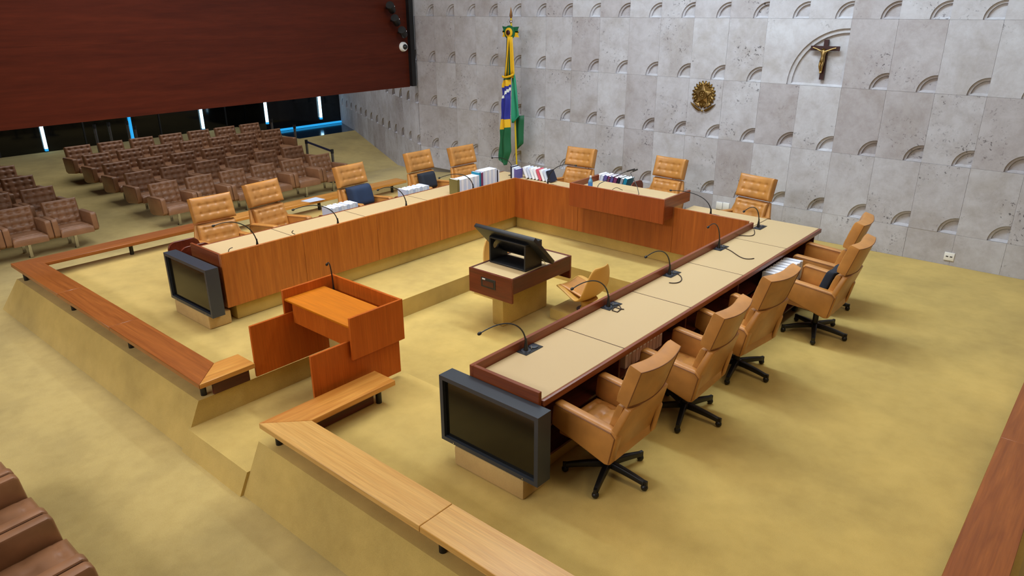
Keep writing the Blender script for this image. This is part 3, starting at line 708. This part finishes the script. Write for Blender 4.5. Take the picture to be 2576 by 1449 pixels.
# ------------------------------------------------------------------ microphones
def bez(p0, p1, p2, p3, n=18):
    P = [Vector(p) for p in (p0, p1, p2, p3)]
    return [P[0]*(1-t)**3+P[1]*3*t*(1-t)**2+P[2]*3*t*t*(1-t)+P[3]*t**3 for t in [i/n for i in range(n+1)]]
def mic(base, tip, lab, plate=True, rise=.25, sub=0, grp='gooseneck microphones on the benches', head=.014, ang=0, cab=None):
    b = Vector(base); tp = Vector(tip)
    t = thing('gooseneck_microphone', lab, 'microphone', b, 0, grp)
    pts = bez(b+Vector((0, 0, .06)), b+Vector((0, 0, rise)), b+(tp-b)*.42+Vector((0, 0, (tp.z-b.z)*.58+.05)), tp)
    MB().tube(pts, [.0075-.003*i/(len(pts)-1) for i in range(len(pts))], 8).build('gooseneck', BLACK, t, smooth=True)
    MB().lathe([(.022, .004), (.018, .03), (.009, .1), (.0075, .12)], b, 14).build('stem', BLACK, t, smooth=True)
    d = (pts[-1]-pts[-2]).normalized()
    hm = MB().ball((0, 0, 0), head, 12, 8, sc=(1, 1, 1.45)); hm.xf(Matrix.Translation(tp+d*head*1.1) @ d.to_track_quat('Z', 'Y').to_matrix().to_4x4()); hm.build('head', BLACK, t, smooth=True)
    if plate:
        p = MB().box(b.x-.055, b.x+.055, b.y-.06, b.y+.16, b.z, b.z+.005).build('base_plate', BLACKM, t, bevel=.002, seg=1)
        MB().lathe([(.045, .005), (.04, .012), (.02, .014)], b, 18).build('ring', MONFRAME, p, smooth=True)
        MB().lathe([(.042, .005), (.038, .014), (.03, .016), (.01, .017)], b+Vector((0, .1, 0)), 18).build('speaker_knob', MONFRAME, p, smooth=True)
        MB().lathe([(.004, .005), (.004, .04)], b+Vector((.02, .045, 0)), 8).build('switch', CHROME, p)
    return t
RMX = [(-3.415, 4.10, DZ), (-3.42, 5.31, DZ), (-3.42, 6.45, DZ), (-3.425, 7.60, DZ), (-3.425, 8.70, DZ)]
tips = [(1210, 837, -3.45), (1442, 725, -3.43), (1627, 645, -3.43), (1783, 570, -3.42), (1873, 531, -3.42)]
for k in range(5):
    tp = onx(*tips[k])
    mic(RMX[k], tp, 'black gooseneck microphone with base plate on the right bench, %s' % ['nearest its monitor', 'second from its monitor', 'in the middle', 'second from the back bench', 'at the far corner'][k])
LMX = [((647, 612), (540, 567)), ((850, 560), (740, 527)), ((1022, 516), (953, 477)), ((1190, 476), (1107, 447))]
for k, (bp, tp) in enumerate(LMX):
    b = gz(bp[0], bp[1], .86); b.x = LX-.1; b.z = DZ; b.y = onx(bp[0], bp[1], LX-.1).y
    mic(b, onx(tp[0], tp[1], LX-.1), 'black gooseneck microphone on the left bench, %s' % ['closest to the left monitor', 'second from the left monitor', 'in front of the bright navy cushion', 'in front of the row of books'][k])
b = Vector((-7.72, 9.05, DZ)); b = ony(1290, 432, 9.05); b.z = DZ
mic(b, ony(1240, 397, 9.05), 'black gooseneck microphone at the bench corner below the flag')
b = ony(1378, 455, BY+.12); b.z = DZ; mic(b, ony(1446, 416, BY+.3), 'black gooseneck microphone on the back bench left of the presiding desk')
b = ony(1788, 535, BY+.12); b.z = DZ; mic(b, ony(1690, 479, BY+.12), 'black gooseneck microphone on the back bench right of the presiding desk')
b = ony(1606, 487, 8.55); b.z = .92; 
t = thing('gooseneck_microphone', 'long thin microphone with black tip at the centre of the presiding desk', 'microphone', b, 0, 'presiding desk microphones')
e = [ony(1607, 487, 8.55), ony(1603, 470, 8.6), ony(1592, 447, 8.65), ony(1586, 435, 8.68), ony(1592, 431, 8.7)]
MB().tube([b]+e, .005, 8).build('gooseneck', BLACK, t, smooth=True); MB().tube([e[-1], ony(1604, 426, 8.72)], .011, 8).build('head', BLACK, t, smooth=True)
b = ony(1504, 469, 8.5); b.z = .92
t = thing('gooseneck_microphone', 'long thin microphone bending right from the left end of the presiding desk', 'microphone', b, 0, 'presiding desk microphones')
e = [ony(1504, 468, 8.5), ony(1508, 462, 8.55), ony(1520, 456, 8.6), ony(1560, 438, 8.7), ony(1577, 431, 8.74)]
MB().tube([b]+e, .005, 8).build('gooseneck', BLACK, t, smooth=True); MB().tube([e[-1], ony(1597, 425.5, 8.76)], .011, 8).build('head', BLACK, t, smooth=True)
mic((-5.93, 4.03, .62), (-5.98, 4.02, .97), 'short black microphone inside the lectern box', plate=False, rise=.3, grp=None or 'lectern microphone')

# loose cables
def cable(pts, lab, r=.005):
    return tag(MB().tube(bez(*pts) if len(pts) == 4 else pts, r, 6).build('cable', CABLE, smooth=True), lab, 'cable', 'loose cables on the desks')
Z = DZ+.006
cable([gz(1800, 621, Z), gz(1850, 620, Z), gz(1850, 660, Z), gz(1897, 650, Z)], 'thin dark cable curling over the fourth section of the right bench')
cable([gz(1695, 687, Z), gz(1722, 690, Z), gz(1725, 718, Z), gz(1683, 711, Z)], 'thin dark cable looping beside the middle right bench microphone')
cable([gz(*p, Z) for p in ((1545, 768), (1558, 768), (1563, 777), (1553, 785), (1540, 781), (1545, 772), (1560, 777), (1570, 778))], 'thin dark cable coil beside the second right bench microphone')
cable([gz(1897, 578, Z), gz(1905, 600, Z), gz(1880, 592, Z), gz(1855, 592, Z)], 'thin dark cable near the far corner of the right bench')
cable([ony(1540, 478, 8.6)+Vector((0, 0, -.0)), ony(1552, 465, 8.62), ony(1560, 478, 8.6), ony(1566, 478, 8.58)], 'thin cable loop on the presiding desk', .004)
cable([onx(575, 634, LX-.12), onx(574, 626, LX-.12), onx(580, 624, LX-.12), onx(585, 623, LX-.12)], 'short hooked cable end at the left end of the left bench')
cable([onx(742, 589, LX-.12), onx(730, 586, LX-.12), onx(735, 582, LX-.12), onx(738, 580, LX-.12)], 'short hooked cable end on the second section of the left bench')

# ------------------------------------------------------------------ books, carts
def book(loc, th, dp, ht, cover, lab, grp, rz=0, tilt=0, axis='X', paper=PAPER):
    """book standing, thickness along local x, spine towards -y, depth along +y"""
    o = thing('book', lab, 'book', loc, rz, grp)
    o.rotation_euler = (tilt if axis == 'X' else 0, tilt if axis == 'Y' else 0, rz)
    MB().box(.003, th-.003, .003, dp-.004, .003, ht-.003).build('pages', paper, o, world=False)
    m = MB(); m.box(0, .0025, 0, dp, 0, ht); m.box(th-.0025, th, 0, dp, 0, ht); m.box(.0025, th-.0025, 0, .0025, 0, ht)
    m.build('cover', cover, o, world=False)
    return o
# row of books along the rail of the left bench, spines to +x
y = 7.46; i = 0
GR = 'books standing in a row on the left bench'
spec = [(.05, .235, OLIVE)]+[(.042+.006*(k % 3), .225, PAPER if k % 2 else PAPER_B) for k in range(9)]+[(.035, .265, TEAL), (.05, .255, MAGENTA)]+[(.045, .27, PAPER if k % 2 else PAPER_B) for k in range(7)]+[(.03, .24, NIGHT), (.028, .235, PAPER)]
for i, (th, ht, cv) in enumerate(spec):
    lab = {OLIVE: 'olive book at the near end of the book row on the left bench', TEAL: 'teal book in the middle of the book row on the left bench', MAGENTA: 'magenta and grey book in the book row on the left bench', NIGHT: 'navy book near the far end of the book row on the left bench'}.get(cv, 'white book on the left bench, %s from the near end of its row' % ORD[i])
    book((LX-.10, y, DZ+.001), th-.002, .17, ht, cv, lab, GR, R(90)); y += th
GR = 'books at the bench corner below the flag'
xx = -7.72
for k, (th, cv, tl) in enumerate([(.035, NIGHT, 0), (.045, PAPER_B, 0), (.05, PURPLE, 0)]):
    book((xx, 8.86, DZ+.001), th-.002, .16, .2-.02*k, cv, ['navy book at the bench corner below the flag', 'white book at the bench corner below the flag', 'purple printed book at the bench corner below the flag'][k], GR); xx += th
xx = -7.50
for k in range(8):
    cv = [PAPER, PAPER_B, PAPER, PAPER, PINK, PAPER, PAPER_B, NIGHT][k]
    lab = {PINK: 'pink book leaning among white books on the back bench', NIGHT: 'dark printed book at the right end of the leaning books on the back bench'}.get(cv, 'white book leaning on the back bench, %s from the left of its row' % ORD[k])
    book((xx, 9.0, DZ+.003), .045, .15, .19, cv, lab, GR, 0, R(-26), 'Y'); xx += .07
def cart(x, y, rz, lab, w_=.62, d_=.34, h_=.62):
    t = thing('book_cart', lab, 'cart', (x, y, 0), R(rz), 'dark red book carts'); kw = dict(world=False)
    for s in (-1, 1):
        N = 8; pr = [(-d_/2, .08), (d_/2, .08)]+[(d_/2-.1+.1*math.cos(math.pi/2*k/N), h_-.1+.1*math.sin(math.pi/2*k/N)) for k in range(N+1)]+[(-d_/2+.1-.1*math.sin(math.pi/2*k/N), h_-.1+.1*math.cos(math.pi/2*k/N)) for k in range(N+1)]
        a = s*w_/2; MB().prism(pr, a-.0125, a+.0125, 'x').build('side_panel', WOOD_DARK if False else WOOD_MAHO, t, bevel=.004, seg=1, **kw)
    for z in (.12, .42): MB().box(-w_/2+.013, w_/2-.013, -d_/2+.01, d_/2-.01, z, z+.02).build('shelf', WOOD_DARK, t, **kw)
    for sx in (-1, 1):
        for sy in (-1, 1): MB().ball((sx*(w_/2-.03), sy*(d_/2-.05), .04), .04, 10, 8).build('caster', BLACK, t, smooth=True, **kw)
    return t
def cart_books(x, y, rz, n, lab, grp, w_=.62, z0=.441, tilt=0, colors=None, ht=.24):
    c, s = math.cos(R(rz)), math.sin(R(rz)); u = -w_/2+.03
    for k in range(n):
        th = .04+.008*(k % 3)
        px_, py_ = x+c*u-s*(-.1), y+s*u+c*(-.1)
        cv = (colors[k % len(colors)] if colors else (PAPER if k % 3 else PAPER_B))
        nm = {TEAL: 'teal book', MAGENTA: 'magenta book', NIGHT: 'navy book', PURPLE: 'purple book', GREYC: 'grey book'}.get(cv, 'white book')
        book((px_, py_, z0+(.006 if tilt else 0)), th-.003, .2, ht-.01*(k % 2), cv, nm+' '+lab+', %s from its %s' % (ORD[k], 'near end' if rz else 'left end'), grp, R(rz), R(tilt), 'Y'); u += th+(.012 if tilt else .001)
cart(-8.50, 3.78, 0, 'dark red rounded book cart behind the left monitor', .3, .4, .74)
cart(-8.45, 6.0, 90, 'dark red book cart behind the left bench, between the two chairs near its middle', .56, .36, .66); cart_books(-8.45, 6.0, 90, 10, 'in the cart left of the bright navy cushion', 'books in the left middle cart', .56, ht=.34)
cart(-8.45, 7.40, 90, 'dark red book cart behind the left bench, right of the bright navy cushion', .56, .36, .66); cart_books(-8.45, 7.40, 90, 10, 'in the cart right of the bright navy cushion', 'books in the left far cart', .56, ht=.34)
cart(-6.02, 9.42, 0, 'dark red rounded book cart behind the presiding desk', .72, .34, .92); cart_books(-6.02, 9.42, 0, 9, 'in the cart behind the presiding desk', 'books behind the presiding desk', .72, .721, 14, [PAPER, PAPER_B, PURPLE, MAGENTA, PURPLE, MAGENTA, NIGHT, GREYC, TEAL])
MB().box(-6.36, -5.68, 9.27, 9.57, .70, .72).build('shelf', WOOD_DARK, [o for o in bpy.data.objects if o.name.startswith('book_cart') and abs(o.location.y-9.42) < .01][0])
cart(-2.735, 7.74, 90, 'dark red book cart beside the right bench, full of white books', .95, .24, .5); cart_books(-2.735, 7.80, 90, 14, 'in the cart beside the right bench', 'books in the right bench cart', .70, ht=.22)
# binders on the shelf under the right bench
y = 4.86
for k in range(11):
    t = thing('binder', 'pale pinkish binder on the shelf under the right bench, %s from the near end' % ORD[k], 'binder', (-2.93, y, .461), R(90), 'binders under the right bench')
    th = .05+.008*(k % 3); MB().box(0, th-.006, 0, .22, 0, .262).build('binder_body', PINKISH, t, world=False, bevel=.002, seg=1)
    MB().box(.012, th-.018, -.002, 0, .12, .2).build('spine_label', PAPER, t, world=False); y += th
# water bottle
p = ony(1485, 468, 8.52)
t = thing('water_bottle', 'small clear blue water bottle on the presiding desk', 'bottle', (p.x, 8.52, .9205))
MB().lathe([(.03, 0), (.033, .01), (.033, .11), (.03, .13), (.014, .165), (.013, .175)], (p.x, 8.52, .9205), 18).build('body', BOTTLE, t, smooth=True)
MB().lathe([(.016, .176), (.016, .2)], (p.x, 8.52, .9205), 14).build('cap', BCAP, t, smooth=True)
MB().lathe([(.0338, .05), (.0338, .1)], (p.x, 8.52, .9205), 18).build('label_band', mat('bottle_label', (70, 130, 200), .5), t, smooth=True)
# paper on left rail
tag(MB().prism([(-10.95, 6.95), (-10.75, 7.0), (-10.72, 7.3), (-10.98, 7.28)], .221, .226, 'z').build('paper_sheet', PAPER_B), 'pale blue paper left on the far left rail', 'paper')

# ------------------------------------------------------------------ flag
fy = 10.75
def fp(zx, zy, y=fy): return ony(1180+zx/3.534, 20+zy/3.534, y)
pb, pt_ = fp(425, 1430), fp(373, 90)
fl = thing('flag', 'green, yellow and blue national flag hanging from a yellow pole by the marble wall', 'flag', (pb.x, fy, 0))
pb0 = pb+(pb-pt_)*((pb.z-.03)/(pt_.z-pb.z)); 
MB().tube([pb0, pt_], .017, 12).build('pole', POLE, fl, smooth=True)
MB().lathe([(.2, 0), (.2, .02), (.05, .05), (.03, .12)], (pb0.x, fy, 0.0), 24).build('base', GOLD, fl, smooth=True)
MB().lathe([(.008, 0), (.012, .02), (.028, .045), (.026, .07), (.012, .1), (.02, .13), (.03, .16), (.018, .24), (.002, .31)], (pt_.x, fy, pt_.z-.12), 14).build('finial', SPEAR, fl, smooth=True)
MB().ball((pt_.x, fy, pt_.z-.065), .03, 12, 8).build('ball', CHROME, fl, smooth=True)
def cloth(name, rows, cmat, mats, dep=.05, folds=2.0, nx=18, yc=fy, sub=3):
    """rows: list of (zy, left, right) in photo-crop units"""
    pts = []
    ext = []
    for a, b in zip(rows, rows[1:]):
        for k in range(sub): ext.append(tuple(a[q]+(b[q]-a[q])*k/sub for q in range(3)))
    ext.append(rows[-1])
    V = []; F = []; MI = []
    for j, (zy, l, r) in enumerate(ext):
        for i in range(nx+1):
            u = i/nx; p = fp(l+(r-l)*u, zy)
            V.append((p.x, yc+dep*math.sin(u*math.pi*2*folds+.4*math.sin(j*.5)) , p.z))
    for j in range(len(ext)-1):
        for i in range(nx):
            F.append((j*(nx+1)+i, j*(nx+1)+i+1, (j+1)*(nx+1)+i+1, (j+1)*(nx+1)+i)); MI.append(cmat((i+.5)/nx, (ext[j][0]+ext[j+1][0])/2))
    m = MB(); m.v = V; m.f = F; m.m = MI
    o = m.build(name, mats, fl, smooth=True, angle=180)
    md = o.modifiers.new('solid', 'SOLIDIFY'); md.thickness = .006
    return o
def leftcol(u, zy):
    if zy < 640-10*u: return 0
    if zy < 700-18*u: return 1
    k = zy-(780-85*u)
    if 0 <= k < 32: return 3
    if zy < 985+8*u: return 2
    if zy < 1078-25*u: return 1
    return 0
cloth('cloth_front', [(610, 332, 392), (640, 330, 392), (690, 322, 390), (760, 321, 388), (800, 320, 387), (900, 314, 386), (985, 308, 386), (1075, 304, 388), (1150, 299, 390), (1270, 292, 392), (1345, 290, 368), (1390, 340, 356)], leftcol, [FG, FY, FB, FW], .035, 1.3, sub=5, yc=fy-.09)
cloth('cloth_side', [(585, 395, 427), (650, 392, 435), (800, 391, 452), (960, 392, 466), (1020, 396, 412)], lambda u, z: 0, [FGL], .03, .9, yc=fy-.05)
cloth('cloth_rear', [(960, 388, 462), (1100, 388, 458), (1210, 390, 456), (1262, 392, 400)], lambda u, z: 0, [FG], .025, 1.2, yc=fy+.07)
cloth('cloth_upper', [(255, 352, 405), (450, 344, 414), (620, 330, 424)], lambda u, z: 1 if (u > .7 or .3 < u < .45) else (2 if u < .18 else 0), [FG, FY, FK], .02, 1.0, yc=fy-.06)
cloth('ribbon', [(255, 372, 388), (430, 362, 374), (600, 346, 360)], lambda u, z: 0, [FY], .004, .5, nx=6, yc=fy-.095)
cloth('ribbon', [(255, 386, 404), (430, 392, 410), (600, 398, 420)], lambda u, z: 0, [FY], .004, .5, nx=6, yc=fy-.095)
m = MB(); a, b = fp(330, 605), fp(428, 595); m.tube(bez((a.x, fy-.1, a.z), (a.x+.06, fy-.14, a.z-.03), (b.x-.06, fy-.14, b.z-.03), (b.x, fy-.1, b.z+.02)), .02, 8); m.build('tie_cord', FY, fl, smooth=True)
rc = fp(372, 218); ro = MB()
def disc(r, y, c=rc): 
    m = MB().lathe([(r, 0), (r, .014), (r*.7, .022)], (0, 0, 0), 24); m.xf(Matrix.Translation((c.x, y, c.z)) @ Matrix.Rotation(R(90), 4, 'X')); return m
rs = disc(.125, fy-.03).build('rosette', FG, fl, smooth=True); disc(.085, fy-.052).build('rosette_ring', FY, rs, smooth=True); disc(.045, fy-.074).build('rosette_centre', CROSSW, rs, smooth=True)
for s, mm, dz in ((-1, FG, .05), (1, FG, .05), (-1, FY, -.03), (1, FY, -.03)):
    MB().add([(rc.x+s*.05, fy-.02, rc.z+dz+.045), (rc.x+s*.2, fy-.02, rc.z+dz+.055), (rc.x+s*.17, fy-.02, rc.z+dz), (rc.x+s*.2, fy-.02, rc.z+dz-.05), (rc.x+s*.05, fy-.02, rc.z+dz-.045)]+[(rc.x+s*.05, fy, rc.z+dz+.045), (rc.x+s*.2, fy, rc.z+dz+.055), (rc.x+s*.17, fy, rc.z+dz), (rc.x+s*.2, fy, rc.z+dz-.05), (rc.x+s*.05, fy, rc.z+dz-.045)], [(0, 1, 2, 3, 4), (9, 8, 7, 6, 5)]+[(i, 5+i, 5+(i+1) % 5, (i+1) % 5) for i in range(5)]).build('bow_tail', mm, rs)

# ------------------------------------------------------------------ crucifix
cc = ony(2078, 122, YW-.02); cx_ = -3.745
cr = thing('crucifix', 'dark wooden crucifix with gilt figure inside the large marble arch', 'crucifix', (cx_, YW, 2.38))
m_ = MB().box(cx_-.032, cx_+.032, YW+.0, YW+.043, 2.385, 2.935); m_.build('upright', CROSSW, cr, bevel=.003, seg=1)
MB().box(cx_-.205, cx_+.205, YW-.012, YW+.0, 2.785, 2.85).build('crossbar', CROSSW, cr, bevel=.003, seg=1)
def skin(name, joints, edges, mt, parent, root=0):
    me = bpy.data.meshes.new(name); off = parent.location
    me.from_pydata([tuple(Vector(j[:3])-off) for j in joints], edges, [])
    o = bpy.data.objects.new(name, me); col.objects.link(o); o.parent = parent
    md = o.modifiers.new('skin', 'SKIN'); md.use_smooth_shade = True
    for v, j in zip(me.skin_vertices[0].data, joints): v.radius = (j[3], j[3])
    me.skin_vertices[0].data[root].use_root = True
    sb = o.modifiers.new('sub', 'SUBSURF'); sb.levels = 1; sb.render_levels = 2
    me.materials.append(mt); return o
yy = YW-.035; c = cx_-.008
J = [(c, yy, 2.665, .026), (c+.004, yy-.006, 2.71, .028), (c+.006, yy-.01, 2.76, .034), (c+.004, yy-.012, 2.792, .015), (c-.004, yy-.022, 2.822, .021),
     (c-.045, yy-.004, 2.785, .013), (c-.09, yy, 2.805, .010), (c-.14, yy+.006, 2.822, .008), (c-.165, yy+.008, 2.826, .009),
     (c+.052, yy-.004, 2.785, .013), (c+.1, yy, 2.808, .010), (c+.148, yy+.006, 2.824, .008), (c+.172, yy+.008, 2.828, .009),
     (c-.016, yy-.014, 2.63, .021), (c-.02, yy-.03, 2.575, .016), (c-.008, yy-.006, 2.50, .011), (c-.006, yy-.02, 2.475, .011),
     (c+.018, yy-.014, 2.63, .021), (c+.014, yy-.026, 2.572, .016), (c+.008, yy-.004, 2.505, .011), (c+.008, yy-.018, 2.480, .011)]
E_ = [(0, 1), (1, 2), (2, 3), (3, 4), (2, 5), (5, 6), (6, 7), (7, 8), (2, 9), (9, 10), (10, 11), (11, 12), (0, 13), (13, 14), (14, 15), (15, 16), (0, 17), (17, 18), (18, 19), (19, 20)]
skin('figure', J, E_, GOLDP, cr)
MB().lathe([(.03, -.03), (.036, 0), (.03, .03)], (c, yy-.005, 2.645), 12).build('loincloth', GOLD, cr, smooth=True)

# ------------------------------------------------------------------ coat of arms
kx, kz = -5.562, 2.02
em = thing('coat_of_arms', 'gilt national coat of arms fixed on the marble wall', 'emblem', (kx, YW, 1.76))
Y = lambda d: YW-d
def relief(poly, d0, d1, mt, name, par, bv=.004): return MB().prism([(kx+x, kz+z) for x, z in poly], Y(d1), Y(d0), 'y').build(name, mt, par, bevel=bv, seg=2)
N = 22; sc = []
for k in range(N*4):
    th = 2*math.pi*k/(N*4); rr = .195+.018*(1 if k % 4 in (1, 2) else -1); sc.append((rr*.98*math.sin(th), rr*1.03*math.cos(th)+.03))
wr = relief(sc, -.001, .02, GOLD, 'wreath', em)
for k in range(N):   # leaves of the wreath
    th = 2*math.pi*(k+.5)/N; cxl, czl = .165*math.sin(th), .17*math.cos(th)+.03
    lm = MB().ball((0, 0, 0), 1, 10, 6, sc=(.016, .014, .034)); lm.xf(Matrix.Translation((kx+cxl, Y(.022), kz+czl)) @ Matrix.Rotation(th+(.5 if k < N/2 else -.5), 4, 'Y')); lm.build('leaf', GOLDP if k % 3 == 0 else GOLD, wr, smooth=True)
star = []
for k in range(10):
    th = 2*math.pi*k/10; rr = .165 if k % 2 == 0 else .075; star.append((rr*math.sin(th), rr*math.cos(th)+.03))
relief(star, .02, .045, GOLDP, 'star', em, .006)
m = MB().lathe([(.078, 0), (.078, .012), (.07, .02), (.06, .02), (.056, .01), (.0, .01)], (0, 0, 0), 28); m.xf(Matrix.Translation((kx, Y(.045), kz+.032)) @ Matrix.Rotation(R(90), 4, 'X')); md_ = m.build('medallion', GOLD, em, smooth=True)
for (a, b) in ((-.02, .03), (.02, .035), (-.03, -.01), (.0, .0), (.0, -.03)):
    MB().ball((kx+a, Y(.06), kz+.032+b), .008, 8, 6).build('small_star', GOLDP, md_, smooth=True)
for k in range(20):
    th = 2*math.pi*k/20; MB().ball((kx+.067*math.sin(th), Y(.066), kz+.032+.067*math.cos(th)), .006, 6, 5).build('bead', GOLDP, md_, smooth=True)
for s in (-1, 1):
    pts = [(s*.02, -.215), (s*.06, -.235), (s*.12, -.205), (s*.18, -.15), (s*.22, -.10), (s*.20, -.115), (s*.17, -.125), (s*.11, -.17), (s*.06, -.195)]
    relief(pts if s > 0 else pts[::-1], .0, .03, GOLD, 'ribbon', em)
    b_ = [(s*.03, -.16), (s*.1, -.15), (s*.15, -.11), (s*.13, -.09), (s*.06, -.11)]
    relief(b_ if s > 0 else b_[::-1], .02, .04, GOLDP, 'sword_branch', em)
MB().ball((kx, Y(.025), kz-.225), .018, 10, 7).build('pommel', GOLDP, em, smooth=True)

# ------------------------------------------------------------------ sockets, wall fittings
def socket(px_, pz, w_, h_, lab):
    t = thing('wall_socket', lab, 'socket', (px_, YW, pz), 0, 'white wall sockets'); MB().box(-w_/2, w_/2, -.014, 0, -h_/2, h_/2).build('plate', WHITE, t, bevel=.004, world=False)
    for s in (-1, 1): MB().box(s*w_*.2-w_*.12, s*w_*.2+w_*.12, -.016, -.014, -.008, .008).build('outlet', SOCKET, t, world=False)
p = ony(2388, 645, YW); socket(p.x, p.z, .125, .115, 'white double wall socket low on the marble wall at the right')
for q, lab in ((1810, 'white wall box behind the back bench, left of the pair'), (1827, 'white wall box behind the back bench, right of the pair')):
    p = ony(q, 517+(q-1810)*.12, YW)
    t = thing('wall_box', lab, 'socket', (p.x, YW, p.z), 0, 'white wall boxes'); MB().box(-.055, .055, -.02, 0, -.06, .06).build('plate', WHITE, t, bevel=.004, world=False)
p = onx(1036, 116, -12.5)
t = thing('dome_camera', 'small white dome camera on the right edge of the wood wall', 'camera', (-12.5, 10.85, 2.6))
M90 = Matrix.Translation((-12.508, 10.85, 2.6)) @ Matrix.Rotation(R(90), 4, 'Y')
MB().lathe([(.1, 0), (.1, .04), (.08, .07)], (0, 0, 0), 24).xf(M90).build('housing', WHITE, t, smooth=True)
MB().ball((-12.435, 10.85, 2.6), .055, 16, 10).build('lens', BLACK, t, smooth=True)
for k, (px_, py_) in enumerate(((984, 20), (996, 52), (1014, 82))):
    q = onx(px_, py_, -12.35)
    t = thing('spotlight', 'black spotlight on the wood wall, %s of three' % ['topmost', 'middle', 'lowest'][k], 'spotlight', (-12.5, q.y, q.z), 0, 'black spotlights')
    MB().tube([(-12.508, q.y, q.z), (-12.4, q.y, q.z)], .02, 8).build('bracket', BLACK, t)
    MB().lathe([(.05, -.11), (.075, -.1), (.085, .1), (.08, .12)], (0, 0, 0), 18).xf(Matrix.Translation((-12.35, q.y, q.z)) @ Matrix.Rotation(R(55), 4, 'X') @ Matrix.Rotation(R(30), 4, 'Y')).build('lamp_head', BLACK, t, smooth=True)
    MB().ball((-12.27, q.y+.02, q.z+.03), .014, 8, 6).build('knob', CHROME, t, smooth=True)

# ------------------------------------------------------------------ barrier posts
def stanchion(x, y, h, lab):
    z = zf(x)
    if y > 9.9 and x > -14.3: z = max(z, -.40)
    t = thing('barrier_post', lab, 'barrier', (x, y, z), 0, 'barrier posts')
    MB().lathe([(.16, 0), (.16, .012), (.05, .02), (.03, .03)], (0, 0, 0), 20).build('foot', BLACKM, t, world=False, smooth=True)
    MB().lathe([(.03, .03), (.03, h)], (0, 0, 0), 14).build('post', STEEL, t, world=False, smooth=True)
    MB().lathe([(.036, h-.09), (.036, h)], (0, 0, 0), 14).build('belt_head', BLACKM, t, world=False, smooth=True)
    return t, z
A = gz(770, 352, .40); B = gz(835, 376, .355)
ta, za = stanchion(A.x, A.y, .40-zf(A.x), 'barrier post at the far end of the belt beside the seating')
tb, zb = stanchion(B.x, B.y, .355-zf(B.x), 'barrier post at the near end of the belt beside the seating')
MB().add([(A.x, A.y, .33), (B.x, B.y, .285), (B.x, B.y, .335), (A.x, A.y, .38), (A.x, A.y+.012, .33), (B.x, B.y+.012, .285), (B.x, B.y+.012, .335), (A.x, A.y+.012, .38)], [(0, 1, 2, 3), (7, 6, 5, 4), (0, 4, 5, 1), (3, 2, 6, 7)]).build('belt', BELT, ta)
for k, (px_, py_, zt) in enumerate(((740, 314, .60), (682, 299, .66), (338, 316, .72), (318, 304, .80), (272, 308, .82), (236, 313, .84))):
    p = gz(px_, py_, zt)
    stanchion(p.x, p.y, zt-zf(p.x), 'slim barrier post %s' % ['right of the back row seats', 'just right of the last back row seat', 'right next to the blue light strip', 'left of the blue light strip', 'between the two far light strips', 'farthest left behind the back row'][k])
